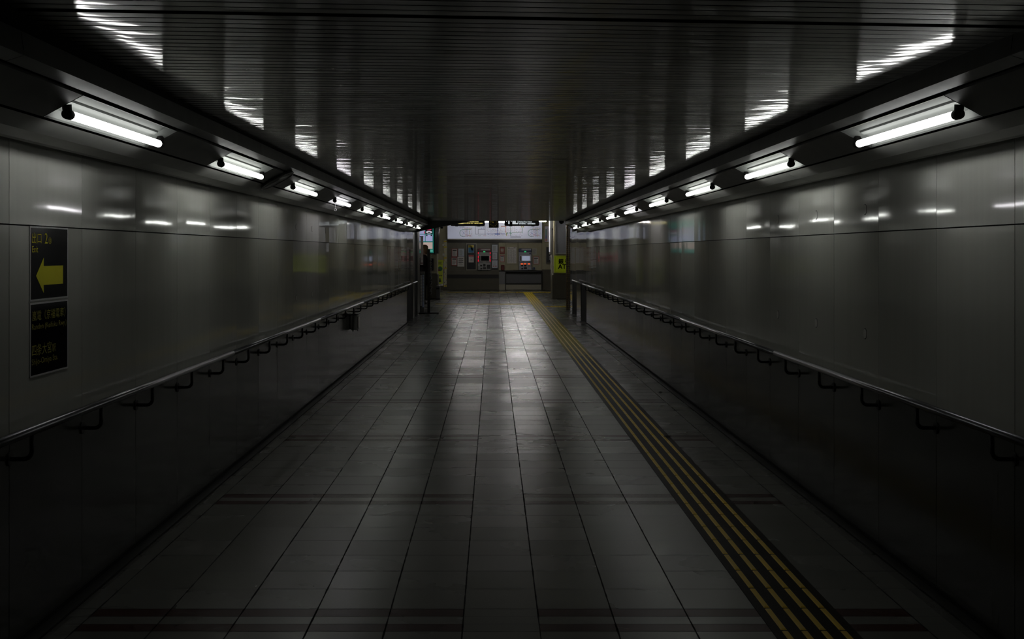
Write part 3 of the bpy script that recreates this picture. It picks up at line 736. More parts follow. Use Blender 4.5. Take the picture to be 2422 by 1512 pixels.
# timetable board
t = thing('timetable_board', 'framed white timetable on the cream wall between post and blue ticket machine', 'board', (C(1290, 960)[0], YW, C(1290, 960)[1]))
mb = MB()
for q in ((1190, 580, 1395, 590), (1190, 950, 1395, 962), (1190, 590, 1199, 950), (1386, 590, 1395, 950)): cb(mb, *q, .03, 0)
build('frame', mb, M('board_frame', (.30, .28, .19), .4), t)
mb = MB(); cb(mb, 1210, 640, 1370, 930, .02, 0); a = YW - .0215
for i in range(22):
    for j in range(5):
        p, q = C(1222 + j * 29, 690 + i * 10.5), C(1222 + j * 29 + random.uniform(10, 22), 695 + i * 10.5); mb.quad((p[0], a, q[1]), (q[0], a, q[1]), (q[0], a, p[1]), (p[0], a, p[1]), 1)
for q in ((1222, 652, 1250, 660), (1320, 652, 1358, 660), (1222, 668, 1320, 674)):
    p, r_ = C(q[0], q[1]), C(q[2], q[3]); mb.quad((p[0], a, r_[1]), (r_[0], a, r_[1]), (r_[0], a, p[1]), (p[0], a, p[1]), 2)
build('sheet', mb, [PAPER, PGR, PINK], t)
notice(1655, 662, 1735, 776, 'pale faded notice right of the blue ticket machine, above the bordered one', sheet=M('paper_faded', (.42, .41, .36), .6), lines=12)
notice(1668, 808, 1775, 946, 'red bordered white notice right of the blue ticket machine', border=PRED, head=True)
def wheel(mb, mats, bar):
    mats += [M('icon_blue', (.012, .03, .08), .4), M('icon_white', (.6, .62, .66), .5)]; bar(.06, .05, .94, .95, 4); bar(.42, .15, .52, .3, 5); bar(.42, .33, .52, .6, 5); bar(.42, .55, .7, .63, 5); bar(.64, .6, .72, .82, 5); bar(.3, .5, .37, .8, 5); bar(.3, .76, .58, .83, 5)
notice(1658, 998, 1708, 1046, 'small dark blue wheelchair symbol sticker beside the blue ticket machine', lines=0, extra=wheel, name='sticker', cat='sticker')
# counter
t = thing('counter', 'dark counter with steel kick plate below the blue ticket machine', 'counter', (C(1500, 1400)[0], YW, 0))
mb = MB(); cb(mb, 1172, 1058, 1826, 1088, .22, 0, 0, .01); build('counter_top', mb, M('counter_black', (.012, .011, .010), .3), t)
mb = MB(); cb(mb, 1176, 1088, 1822, 1310, .03, 0, 0); cb(mb, 1172, 1088, 1182, 1403, .16, 0, 0); cb(mb, 1814, 1088, 1826, 1403, .16, 0, 0); build('frame', mb, M('counter_black'), t)
mb = MB(); cb(mb, 1184, 1122, 1812, 1286, .05, 0, -.03); build('knee_panel', mb, M('knee_grey', (.12, .12, .125), .4), t)
mb = MB(); cb(mb, 1182, 1312, 1814, 1402, .06, 0, 0); build('kick_plate', mb, M('kick_steel'), t)

# ticket machines
def ticket_machine(x0, label, head, body, trim, screen, lit, red):
    """x0 in crop pixels; about 230 wide, from 664 down to 1054"""
    t = thing('ticket_machine', label, 'ticket machine', (C(x0 + 115, 1054)[0], YW, C(0, 1054)[1]))
    o = .10
    mb = MB(); cb(mb, x0, 728, x0 + 230, 905, o, 0, 0, .012); cb(mb, x0 + 2, 905, x0 + 230, 1054, o + .05, 0, 0, .015); build('cabinet', mb, body, t)
    mb = MB(); cb(mb, x0, 664, x0 + 230, 728, o + .03, 0, 0, .015); h = build('header', mb, head, t)
    mb = MB(); cb(mb, x0 + 50, 670, x0 + 222, 696, o + .034, 0, -o); y_ = YW - o - .036
    p, q = C(x0 + 62, 693), C(x0 + 212, 674); build('header_plate', mb, M('header_white', (.5, .5, .52), .5), h)
    mb = MB(); mb.wtext('きっぷうりば', p[0], q[0], p[1], q[1], y_); build('header_lettering', mb, M('header_ink_%d' % red, (.32, .03, .06) if red else (.03, .04, .14), .5), h)
    mb = MB(); cb(mb, x0 + 98, 712, x0 + 134, 731, o + .04, 0, -o); build('open_lamp', mb, M('lamp_green', (.1, .4, .2), .4, emit=(.05, .55, .22), strength=.8), t, 'green lit lamp')
    mb = MB(); cb(mb, x0 + 18, 790, x0 + 222, 898, o + .02, 0, -o); build('screen_bezel', mb, trim, t)
    mb = MB(); cb(mb, x0 + 58, 798, x0 + 200, 884, o + .024, 0, -o - .01); build('screen', mb, screen, t)
    mb = MB(); cb(mb, x0 + 28, 800, x0 + 46, 884, o + .025, 0, -o); build('coin_panel', mb, PINK, t)
    mb = MB(); cb(mb, x0 + 10, 901, x0 + 90, 911, o + .052, 0, -o); cb(mb, x0 + 140, 901, x0 + 222, 911, o + .052, 0, -o); build('dark_ledge', mb, M('slot_dark', (.008, .008, .008), .5), t)
    for q in ((42, 958, 78, 985), (96, 940, 138, 988), (46, 1012, 80, 1034), (92, 998, 146, 1032)) + (((160, 955, 222, 1028),) if red else ()):
        mb = MB(); cb(mb, x0 + q[0], q[1], x0 + q[2], q[3], o + .053, 0, -o); build('slot', mb, M('slot_dark'), t)
    mb = MB(); cb(mb, x0 + 4, 945, x0 + 30, 978, o + .06, 0, -o, .006); build('card_reader', mb, M('reader_white', (.45, .45, .45), .4), t)
    for q in (50, 170): 
        mb = MB(); cb(mb, x0 + q, 1044, x0 + q + 14, 1055, o + .055, 0, -o); build('foot', mb, M('slot_dark'), t)
    if red:
        for xx in (0, 216):
            for v in ((730, 764), (796, 838), (858, 900)):
                mb = MB(); cb(mb, x0 + xx, v[0], x0 + xx + 14, v[1], o + .03, 0, -o, .01); build('side_lamp', mb, M('lamp_red', (.4, .02, .05), .4, emit=(1.0, .02, .07), strength=.75), t, 'red lit side lamp')
    else:
        for xx in (36, 92, 162):
            mb = MB(); cb(mb, x0 + xx, 931, x0 + xx + 40, 950, o + .058, 0, -o, .004); build('slot_lamp', mb, M('lamp_orange', (.4, .1, .02), .4, emit=(1.0, .13, .02), strength=1.0), t, 'orange lit slot lamp')
        mb = MB(); cb(mb, x0 + 164, 960, x0 + 222, 1000, o + .055, 0, -o); build('change_tray', mb, M('tray_grey', (.25, .25, .25), .4), t)
        mb = MB(); cb(mb, x0 + 190, 742, x0 + 214, 768, o + .01, 0, -o, .01); build('speaker_button', mb, M('icon_blue'), t)
ticket_machine(682, 'ticket machine with red side lights and a dark screen', M('tm_maroon', (.14, .028, .05), .4), M('tm_grey', (.30, .30, .29), .35), M('tm_bezel', (.42, .42, .40), .4), M('tm_screen_off', (.004, .004, .005), .12), False, 1)
ticket_machine(1412, 'ticket machine with a lit pale screen and orange slot lights', M('tm_blue', (.05, .06, .13), .4), M('tm_lavender', (.33, .34, .40), .35), M('tm_bezel_white', (.50, .50, .54), .4), M('tm_screen_on', (.3, .3, .35), .2, emit=(.55, .62, .80), strength=.42), True, 0)

# right end of the ticket wall: framed line chart and wall telephone box
t = thing('framed_chart', 'framed white chart with a green, blue and red line, right of the route map', 'poster', (C(1915, 555)[0], YW, C(0, 555)[1]))
mb = MB()
for q in ((1866, 256, 1966, 268), (1866, 545, 1966, 558), (1866, 268, 1877, 545), (1955, 268, 1966, 545)): cb(mb, *q, .075, 0, -.03)
build('frame', mb, M('chart_frame', (.28, .23, .14), .35, .5), t)
mb = MB(); cb(mb, 1877, 268, 1955, 545, .062, 0, -.03); a = YW - .0635
for y0, y1, m in ((320, 430, 1), (430, 490, 2), (490, 535, 3)):
    p, q = C(1892, y0), C(1908, y1); mb.quad((p[0], a, q[1]), (q[0], a, q[1]), (q[0], a, p[1]), (p[0], a, p[1]), m)
for i in range(18):
    p, q = C(1918, 300 + i * 13), C(1918 + random.uniform(10, 30), 304 + i * 13); mb.quad((p[0], a, q[1]), (q[0], a, q[1]), (q[0], a, p[1]), (p[0], a, p[1]), 4)
build('chart', mb, [M('paper_lav', (.50, .48, .56), .5, emit=(.5, .48, .56), strength=.08), M('line_green', (.02, .22, .14), .5), M('line_blue', (.02, .05, .25), .5), M('line_red', (.45, .08, .03), .5), PGR], t)
t = thing('wall_box', 'black wall box with two small white labels under the framed chart', 'box', (C(1945, 930)[0], YW, C(0, 930)[1]))
mb = MB(); cb(mb, 1900, 640, 1995, 932, .16, 0, -.03, .01); build('body', mb, M('box_black', (.008, .008, .009), .3), t)
mb = MB(); cb(mb, 1900, 640, 1912, 932, .165, 0, -.05); cb(mb, 1912, 915, 1995, 932, .165, 0, -.05); build('frame', mb, M('box_edge', (.10, .09, .075), .4), t)
for v in (810, 846):
    mb = MB(); cb(mb, 1952, v, 1972, v + 13, .163, 0, -.1); build('label_plate', mb, PAPER, t)
# lightbox standing out from the right pillar, seen edge-on
x0, x1 = PX(1299, Yp), PX(1305.5, Yp)
t = thing('edge_lit_sign', 'tall narrow white lit sign box seen edge on beside the right pillar', 'sign', ((x0 + x1) / 2, Yp + .2, PZ(602, Yp)))
mb = MB(); mb.box(x0 + .02, x1, Yp, Yp + .5, PZ(602, Yp), PZ(518, Yp), 0, .008); build('case', mb, M('sign_case', (.30, .30, .28), .35, .4), t)
mb = MB(); mb.box(x0 + .012, x0 + .03, Yp - .006, Yp + .46, PZ(596, Yp), PZ(522, Yp)); build('lit_edge', mb, M('sign_edge_glow', (.6, .6, .62), .3, emit=(.8, .82, .9), strength=.35), t)
mb = MB(); mb.box(x1, x1 + .03, Yp + .1, Yp + .2, PZ(545, Yp), PZ(540, Yp)); build('bracket', mb, BRKT, t)
mb = MB(); mb.tube([(PX(1304, Yp - .1), Yp - .1, 0), (PX(1304, Yp - .1), Yp - .1, PZ(603, Yp))], .016, 10); solo('white_pipe', mb, M('pipe_white', (.45, .44, .38), .4), 'thin pale upright pipe at the left edge of the right pillar', 'pipe')

# ================================================================== PILLAR FITTINGS, RIGHT
x0, x1, z0, z1 = PX(1312.5, Yp), PX(1370, Yp), PZ(601, Yp), PZ(516, Yp)
t = thing('poster_case', 'large blank grey poster case on the right pillar above the lime sign', 'poster case', ((x0 + x1) / 2, Yp, z0)); e = .035
mb = MB(); yf = Yp - .07
mb.box(x0, x1, yf, Yp, z0, z0 + e); mb.box(x0, x1, yf, Yp, z1 - e, z1); mb.box(x0, x0 + e, yf, Yp, z0 + e, z1 - e); mb.box(x1 - e, x1, yf, Yp, z0 + e, z1 - e); build('frame', mb, M('case_frame', (.42, .42, .40), .3, .7), t)
mb = MB(); mb.box(x0 + e, x1 - e, Yp - .045, Yp, z0 + e, z1 - e); build('pane', mb, M('case_blank', (.30, .31, .33), .25), t)
x0, x1, z0, z1 = PX(1311, Yp), PX(1364, Yp), PZ(645, Yp), PZ(605, Yp)
t = thing('bank_sign', 'lime green bank machine sign on the right pillar', 'sign', ((x0 + x1) / 2, Yp, z0)); yf = Yp - .03
mb = MB(); mb.box(x0, x1, yf, Yp, z0, z1); build('panel', mb, M('sign_lime', (.36, .44, .012), .45, emit=(.36, .44, .012), strength=.12), t)
mb = MB(); i = .03; e = .005; yb_ = yf - .001
for q in ((x0 + i, x1 - i, z0 + i, z0 + i + e), (x0 + i, x1 - i, z1 - i - e, z1 - i), (x0 + i, x0 + i + e, z0 + i, z1 - i), (x1 - i - e, x1 - i, z0 + i, z1 - i)):
    mb.quad((q[0], yb_, q[2]), (q[1], yb_, q[2]), (q[1], yb_, q[3]), (q[0], yb_, q[3]))
build('border', mb, M('lime_line', (.10, .16, .01), .5), t)
mb = MB()
mb.wtext('銀', PX(1321, Yp), PX(1332.5, Yp), PZ(624, Yp), PZ(612.5, Yp), yb_, 0, .03); mb.wtext('行', PX(1336.5, Yp), PX(1348, Yp), PZ(624, Yp), PZ(612.5, Yp), yb_, 0, .03)
mb.wtext('ATM', PX(1320, Yp), PX(1349.5, Yp), PZ(636, Yp), PZ(625.5, Yp), yb_, 0, .03); build('lettering', mb, M('lettering_black', (.004, .004, .004), .6), t)
def dome(px, py, Y, r, label, top):
    x, z = PX(px, Y), PZ(py, Y); t = thing('dome_camera', label, 'camera', (x, Y, z - r))
    mb = MB(); mb.ball((x, Y, z), r, r, r * .95); build('dome', mb, M('dome_black', (.004, .004, .005), .08), t)
    mb = MB(); mb.tube([(x, Y, z + r * .4), (x, Y, top)], [r * .8, r * .5], 14); build('mount', mb, BRKT, t)
dome(1328, 524.5, 27.5, .055, 'black dome camera at the right end of the tunnel ceiling', HZ)
dome(1045, 538, 42.0, .05, 'small black dome camera left of the route map', HZ)

# ================================================================== HANGING SIGNS AND CLOCK
Ys = 34.0
def hang_sign(x0p, x1p, botp, label, draw):
    x0, x1, z0 = PX(x0p, Ys), PX(x1p, Ys), PZ(botp, Ys); z1 = z0 + .36
    t = thing('hanging_sign', label, 'sign', ((x0 + x1) / 2, Ys, z0))
    mb = MB(); r = .035; poly = []
    for cx_, cz_, a0 in ((x1 - r, z0 + r, 270), (x1 - r, z1 - r, 0), (x0 + r, z1 - r, 90), (x0 + r, z0 + r, 180)):
        for k in range(5): poly.append((cx_ + r * math.cos(R(a0 + k * 22.5)), cz_ + r * math.sin(R(a0 + k * 22.5))))
    mb.prism(poly, Ys - .05, Ys + .05); build('body', mb, M('hang_black', (.005, .005, .006), .35), t)
    for u in (.18, .82):
        mb = MB(); x = x0 + (x1 - x0) * u; mb.box(x - .04, x + .04, Ys - .03, Ys + .03, z0 - .012, z0 + .01, 0, .004); build('clip', mb, BRKT, t)
        mb = MB(); mb.tube([(x, Ys, z1 - .01), (x, Ys, HZ)], .012, 8); build('hanger', mb, BRKT, t)
    draw(t, Ys - .052)
    return t
def lit(nm, c, s): return M(nm, tuple(q * .4 for q in c), .5, emit=c, strength=s)
def q_(mb, x0, y0, x1, y1, y, m=0):
    mb.quad((PX(x0, Ys), y, PZ(y1, Ys)), (PX(x1, Ys), y, PZ(y1, Ys)), (PX(x1, Ys), y, PZ(y0, Ys)), (PX(x0, Ys), y, PZ(y0, Ys)), m)
def draw_l(t, y):
    mb = MB(); q_(mb, 1083.5, 517, 1097, 530, y); build('pictogram', mb, lit('lit_yellow', (.80, .72, .30), .75), t)
    mb = MB(); mb.wtext('阪急電車東改札口', PX(1098, Ys), PX(1142, Ys), PZ(522, Ys), PZ(515.5, Ys), y, 0, .022); mb.wtext('Hankyu Rwy.East Gates', PX(1098, Ys), PX(1132, Ys), PZ(526.6, Ys), PZ(523.2, Ys), y, 0, .022); mb.wtext('한큐 전철 동쪽 개찰구   阪急电车 东检票口', PX(1098, Ys), PX(1142, Ys), PZ(529.8, Ys), PZ(527.2, Ys), y, 0, .022)
    build('lettering', mb, lit('lit_yellow'  , (.80, .72, .30), .75), t)
def draw_r(t, y):
    w_ = lit('lit_white', (.75, .80, .82), .75)
    mb = MB(); q_(mb, 1202, 518, 1205.3, 530.2, y)
    for s in (-1, 1):
        c_ = 1203.6
        mb.quad((PX(c_, Ys), y, PZ(515.5, Ys)), (PX(c_, Ys), y, PZ(519.5, Ys)), (PX(c_ + s * 6.5, Ys), y, PZ(525.5, Ys)), (PX(c_ + s * 6.5, Ys), y, PZ(521.5, Ys)))
    build('arrow', mb, w_, t)
    mb = MB(); q_(mb, 1211.8, 516, 1226, 530.6, y); build('pictogram', mb, w_, t)
    mb = MB(); q_(mb, 1220, 518, 1224.2, 527.5, y - .001); q_(mb, 1213.5, 517, 1219, 522, y - .001); build('pictogram_figure', mb, M('hang_black'), t)
    mb = MB(); mb.wtext('阪急電車きっぷうりば', PX(1228, Ys), PX(1269, Ys), PZ(523, Ys), PZ(516, Ys), y, 0, .022); mb.wtext('Hankyu Rwy.Tickets', PX(1228, Ys), PX(1258, Ys), PZ(527.3, Ys), PZ(523.6, Ys), y, 0, .022); mb.wtext('한큐전철매표소   阪急电车售票处', PX(1228, Ys), PX(1266, Ys), PZ(531, Ys), PZ(527.8, Ys), y, 0, .022)
    build('lettering', mb, w_, t)
hang_sign(1065.5, 1147, 534.7, 'black hanging sign with yellow writing, left of the clock', draw_l)
hang_sign(1193.3, 1275.2, 534.6, 'black hanging sign with white up arrow and writing, right of the clock', draw_r)
x0, x1, z0 = PX(1156.3, Ys), PX(1179.4, Ys), PZ(538.8, Ys); z1 = z0 + .36
t = thing('hanging_clock', 'square black hanging clock with yellow numerals between the two hanging signs', 'clock', ((x0 + x1) / 2, Ys, z0))
mb = MB(); mb.box(x0, x1, Ys - .05, Ys + .05, z0, z1, 0, .006); build('case', mb, M('clock_black', (.010, .009, .004), .3), t)
mb = MB(); mb.tube([((x0 + x1) / 2, Ys, z1 - .01), ((x0 + x1) / 2, Ys, HZ)], .015, 8); build('hanger', mb, BRKT, t)
cx_, cz_, rr, yf = PX(1167.5, Ys), PZ(527.5, Ys), .088, Ys - .052; mb = MB()
for k in range(1, 13):
    a = R(90 - 30 * k); x, z = cx_ + rr * math.cos(a), cz_ + rr * math.sin(a); mb.wtext(str(k), x - .008 - .005 * (k > 9), x + .008 + .005 * (k > 9), z - .011, z + .011, yf)
build('numerals', mb, lit('lit_amber', (.45, .34, .05), .6), t)
for ang, L, w_ in ((-62, .06, .007), (-26, .085, .005)):
    a = R(90 - ang) if False else R(90 - (360 + ang)); d = Vector((math.cos(a), math.sin(a))); n_ = Vector((-d.y, d.x)) * w_ / 2; mb = MB()
    mb.quad((cx_ - n_.x, yf - .001, cz_ - n_.y), (cx_ + n_.x, yf - .001, cz_ + n_.y), (cx_ + d.x * L + n_.x, yf - .001, cz_ + d.y * L + n_.y), (cx_ + d.x * L - n_.x, yf - .001, cz_ + d.y * L - n_.y)); build('hand', mb, lit('lit_amber'  , (.45, .34, .05), .6), t)

# ================================================================== LEFT SIDE OF THE HALL
# teal information screen on the left pillar
x0, x1, z0, z1 = PX(984, Yp), PX(1026, Yp), PZ(598.5, Yp), PZ(520, Yp)
t = thing('information_screen', 'tall lit information screen with a teal border on the left pillar', 'screen', ((x0 + x1) / 2, Yp, z0))
mb = MB(); mb.box(x0 - .02, x1 + .02, Yp - .10, Yp, z0 - .03, z1, 0, .008); build('case', mb, M('screen_case', (.10, .10, .095), .35, .4), t)
mb = MB(); mb.box(x0, x1, Yp - .104, Yp - .09, z0, z1); build('border', mb, lit('lit_teal', (.02, .24, .20), .7), t)
def sq(nm, xa, ya, xb, yb, mat_, dy=.106):
    mb = MB(); a_, b_ = Yp - dy, Yp
    mb.quad((PX(xa, Yp), a_, PZ(yb, Yp)), (PX(xb, Yp), a_, PZ(yb, Yp)), (PX(xb, Yp), a_, PZ(ya, Yp)), (PX(xa, Yp), a_, PZ(ya, Yp))); return build(nm, mb, mat_, t)
LAV = lit('lit_lavender', (.45, .46, .68), .75)
sq('picture', 1007, 538, 1023.3, 553.5, lit('lit_black', (.006, .006, .01), .5)); sq('picture', 1007, 555, 1023.5, 571, LAV); sq('picture', 988, 555, 1005.5, 571, LAV); sq('picture', 988, 538, 1005.5, 553.5, LAV); sq('picture', 988, 573.5, 1023.5, 589, lit('lit_peach', (.62, .50, .46), .7)); sq('picture', 1017, 591, 1024, 596, lit('lit_mint', (.15, .50, .42), .7))
mb = MB(); mb.ball((PX(1015.2, Yp), Yp - .107, PZ(549.5, Yp)), .098, .002, .042, 0, 20, 8); build('picture_oval', mb, lit('lit_pale', (.66, .64, .72), .75), t)
mb = MB(); mb.ball((PX(1015.2, Yp), Yp - .109, PZ(550.5, Yp)), .045, .002, .014, 0, 16, 6); build('picture_oval', mb, lit('lit_black'  , (.006, .006, .01), .5), t)
mb = MB(); mb.ball((PX(1015, Yp), Yp - .1075, PZ(543.5, Yp)), .085, .002, .022, 0, 16, 6); mb.ball((PX(1004.5, Yp), Yp - .1075, PZ(550, Yp)), .018, .002, .04, 0, 12, 6); build('picture_pink', mb, lit('lit_pink', (.65, .06, .16), .7), t)
mb = MB()
for xa in (1010, 1020.5): mb.ball((PX(xa, Yp), Yp - .107, PZ(557, Yp)), .02, .002, .026, 0, 10, 6)
build('picture_dot', mb, lit('lit_black'  , (.006, .006, .01), .5), t)
mb = MB(); mb.box(PX(1019.5, Yp), PX(1025.5, Yp), Yp - .08, Yp, PZ(640, Yp), PZ(611, Yp), 0, .006); solo('switch_box', mb, M('box_black'), 'narrow black box on the left pillar below the information screen', 'box')
mb = MB(); mb.tube([(PX(1030.5, Yp), Yp - .06, PZ(603, Yp)), (PX(1030.5, Yp), Yp - .06, HZ)], .03, 10, 0); mb.tube([(PX(1035.5, Yp), Yp - .03, PZ(600, Yp)), (PX(1035.5, Yp), Yp - .03, HZ)], .045, 12, 0)
solo('conduit_pipe', mb, M('pipe_grey', (.32, .33, .33), .3, .5), 'pair of grey upright pipes on the right corner of the left pillar', 'pipe')
t = thing('litter_bin', 'small grey steel bin at the foot of the left pillar', 'bin', (PX(1036.5, 38), 38.0, 0))
mb = MB(); mb.box(PX(1031.5, 38), PX(1040.5, 38), 37.9, 38.25, .03, PZ(676, 38), 0, .012); build('body', mb, M('bin_grey', (.12, .12, .115), .35, .3), t)
mb = MB(); mb.box(PX(1031, 38), PX(1041, 38), 37.88, 38.27, 0, .04, 0, .006); build('foot', mb, BRKT, t)
mb = MB(); mb.box(PX(1032.5, 38), PX(1039.5, 38), 37.893, 37.9, .32, .37); build('slot', mb, M('slot_dark'), t)
# lime banner stand
Yb = 46.4; x0, x1, z0, z1 = PX(1033.8, Yb), PX(1048.6, Yb), PZ(676, Yb), PZ(614.8, Yb)
t = thing('banner_stand', 'lime green upright banner with a dark green circle at the left of the ticket wall', 'banner', ((x0 + x1) / 2, Yb, 0))
mb = MB(); mb.box(x0, x1, Yb - .01, Yb + .01, z0, z1, 0); mb.box(x0, x1, Yb - .011, Yb + .011, z0, z0 + .07, 1); mb.box(x1 - .02, x1, Yb - .011, Yb + .011, z0 + .07, z1 - .12, 1); build('banner', mb, [M('banner_lime', (.46, .54, .03), .5), PAPER], t)
mb = MB(); yq = Yb - .0125; cxx = (x0 + x1) / 2
def bq(xa, ya, xb, yb, m): mb.quad((PX(xa, Yb), yq, PZ(yb, Yb)), (PX(xb, Yb), yq, PZ(yb, Yb)), (PX(xb, Yb), yq, PZ(ya, Yb)), (PX(xa, Yb), yq, PZ(ya, Yb)), m)
mb.ball((PX(1041, Yb), yq, PZ(636, Yb)), .088, .0015, .088, 0, 20, 8); mb.ball((PX(1037.5, Yb), yq - .001, PZ(639, Yb)), .06, .0015, .045, 1, 14, 6)
bq(1035, 620, 1045, 621, 2); bq(1035, 622.2, 1044, 623.2, 2); bq(1035, 624.5, 1046, 625.5, 2)
for u in (1037, 1040.5, 1044): mb.ball((PX(u, Yb), yq, PZ(652.5, Yb)), .026, .0015, .018, 2, 12, 6)
mb.ball((PX(1040.5, Yb), yq, PZ(665, Yb)), .055, .0015, .035, 2, 14, 6); mb.ball((PX(1040.7, Yb), yq, PZ(661, Yb)), .026, .0015, .05, 2, 12, 6); bq(1036, 673.5, 1044, 674.6, 2)
build('print', mb, [M('banner_green', (.02, .12, .045), .5), M('banner_red', (.10, .02, .015), .5), PINK], t)
mb = MB(); mb.tube([(cxx, Yb + .02, 0), (cxx, Yb + .02, z1)], .010, 8); build('pole', mb, M('pole_grey', (.3, .3, .3), .35, .6), t)
mb = MB(); mb.box(x0, x1, Yb - .1, Yb + .12, 0, .025, 0, .006); build('base', mb, M('pole_grey'), t)
# patterned poster strip and small notes on the cream wall
mb = MB(); x0, x1, z0, z1 = PX(1049.8, YW), PX(1056.6, YW), PZ(679, YW), PZ(568, YW)
mb.box(x0, x1, YW - .030, YW - .0195, z0, z1, 0); yq = YW - .0315
for i in range(46):
    z = z0 + (z1 - z0) * (i + .5) / 46; x = random.uniform(x0 + .012, x1 - .012); c_ = random.choice((1, 1, 2, 2, 3)); s = random.uniform(.008, .02)
    mb.ball((x, yq, z), s, .001, s * .7, c_, 8, 5)
for zz in (.02, .40, .62, .85, .97): mb.box(x0, x1, YW - .0312, YW - .03, z0 + (z1 - z0) * zz - .03, z0 + (z1 - z0) * zz + .03, 1)
solo('patterned_poster', mb, [M('poster_cream', (.55, .54, .40), .5), M('poster_yellow'), PINK, M('poster_red')], 'tall narrow poster strip with yellow and black spots left of the ticket machines', 'poster')
for k, (ya, yb, lb) in enumerate(((577, 582, 'upper'), (600, 605, 'lower'))):
    mb = MB(); mb.box(PX(1046.6, YW), PX(1050.5, YW), YW - .036, YW - .032, PZ(yb, YW), PZ(ya, YW), 0)
    solo('small_note', mb, PAPER, '%s of two small pale notes beside the spotted poster strip' % lb, 'notice')

# near brochure stand: black pole with wire hooks on a T foot
Yr = 29.3; xp = PX(1014, Yr); zt_ = PZ(590, Yr)
t = thing('brochure_stand', 'tall dark pole stand with a column of wire hooks, beyond the left wall end', 'stand', (xp, Yr, 0))
mb = MB(); mb.box(xp - .033, xp + .033, Yr - .02, Yr + .02, .02, zt_, 0, .006); build('pole', mb, M('stand_dark', (.035, .032, .028), .45), t)
mb = MB(); mb.tube([(PX(990, Yr), Yr - .05, .015), (PX(1037, Yr), Yr - .05, .015)], .012, 8); mb.tube([(PX(990, Yr), Yr + .08, .015), (PX(1038, Yr), Yr + .08, .015)], .012, 8); mb.tube([(xp, Yr - .05, .015), (xp, Yr + .08, .015)], .012, 8); mb.tube([(PX(1036, Yr), Yr - .05, .015), (PX(1036.5, Yr), Yr + .08, .015)], .012, 8); build('base', mb, M('stand_black', (.01, .01, .01), .5), t)
for py in (603, 613.5, 625, 636.5, 647.5, 657, 669.5, 681, 692.5):
    z = PZ(py, Yr); mb = MB(); a_ = xp + .03; p = [(a_, Yr - .02, z + .03), (a_ + .035, Yr - .05, z + .045), (a_ + .048, Yr - .06, z + .02), (a_ + .03, Yr - .06, z - .035), (a_ + .018, Yr - .055, z - .055)]
    mb.tube(p, .0045, 6); build('hook', mb, M('hook_wire', (.55, .55, .55), .3, .8), t)
# hanging paper banner and leaflet rack behind it
Yq = 30.0
t = thing('paper_banner', 'tall white paper banner with a red lower edge hanging beside the steel pillar', 'banner', (PX(997.5, Yq), Yq, PZ(628, Yq)))
mb = MB(); mb.box(PX(994.3, Yq), PX(1001, Yq), Yq - .004, Yq + .004, PZ(627, Yq), PZ(560, Yq), 0); build('sheet', mb, M('banner_white', (.80, .78, .76), .6), t)
mb = MB(); mb.box(PX(995, Yq), PX(1000.6, Yq), Yq - .006, Yq - .0045, PZ(625, Yq), PZ(621, Yq)); 
for i in range(14): mb.box(PX(997.2, Yq), PX(999.2, Yq), Yq - .006, Yq - .0045, PZ(571 + i * 3.4, Yq), PZ(569.2 + i * 3.4, Yq))
build('print', mb, M('banner_print', (.50, .36, .35), .6), t)
mb = MB(); mb.tube([(PX(991, Yq), Yq, PZ(559.5, Yq)), (PX(1001.5, Yq), Yq, PZ(559.5, Yq))], .006, 8); build('hanging_rod', mb, BRKT, t)
t = thing('leaflet_rack', 'low rack of white and blue leaflets at the foot of the steel pillar', 'rack', (PX(998, Yq), Yq + .15, 0))
mb = MB(); mb.box(PX(992, Yq), PX(1003.6, Yq), Yq + .02, Yq + .25, 0, PZ(722, Yq), 0, .01); mb.box(PX(992, Yq), PX(1003.6, Yq), Yq + .15, Yq + .25, .1, PZ(642, Yq), 0, .01); mb.box(PX(994, Yq), PX(1003.8, Yq), Yq + .0, Yq + .16, PZ(647, Yq), PZ(645, Yq), 1); build('rack_body', mb, [M('rack_grey', (.13, .13, .125), .4), M('rack_shelf', (.35, .35, .33), .3, .6)], t)
for xa, xb, ya, yb, c_, lb in ((994.4, 997.6, 651, 724, (.80, .80, .80), 'long white leaflet strip on the left of the low rack'), (999, 1003, 650, 727, (.58, .68, .85), 'long bluish leaflet strip on the right of the low rack')):
    mb = MB(); mb.box(PX(xa, Yq), PX(xb, Yq), Yq + .005, Yq + .018, PZ(yb, Yq), PZ(ya, Yq), 0)
    for i in range(9): mb.box(PX(xa + .6, Yq), PX(xb - .6, Yq), Yq + .0035, Yq + .005, PZ(ya + 6 + i * 7.2, Yq), PZ(ya + 3 + i * 7.2, Yq), 1)
    solo('leaflet_strip', mb, [M('leaflet_%d' % int(xa), c_, .5), M('leaflet_ink', (.46, .50, .58), .5)], lb, 'leaflet')

# ================================================================== PERSON by the left pillar
def skin(name, pts, edges, mats, parent, sub=2, root=0):
    org = wloc(parent); me = bpy.data.meshes.new(name)
    me.from_pydata([Vector(p[:3]) - org for p in pts], edges, [])
    o = bpy.data.objects.new(name, me); COL.objects.link(o)
    sk = o.modifiers.new('s', 'SKIN'); sk.use_smooth_shade = True
    su = o.modifiers.new('u', 'SUBSURF'); su.levels = su.render_levels = sub
    lay = me.skin_vertices[0].data
    for i, p in enumerate(pts):
        r = p[3]; lay[i].radius = r if isinstance(r, tuple) else (r, r); lay[i].use_root = (i == root)
    dg = bpy.context.evaluated_depsgraph_get(); dg.update()
    m2 = bpy.data.meshes.new_from_object(o.evaluated_get(dg)); bpy.data.objects.remove(o)
    m2.materials.clear(); m2.materials.append(mats)
    for p in m2.polygons: p.use_smooth = True; p.material_index = 0
    o = bpy.data.objects.new(name, m2); COL.objects.link(o); o.parent = parent
    return o
px_, py_ = PX(1003.5, 34.6), 34.6
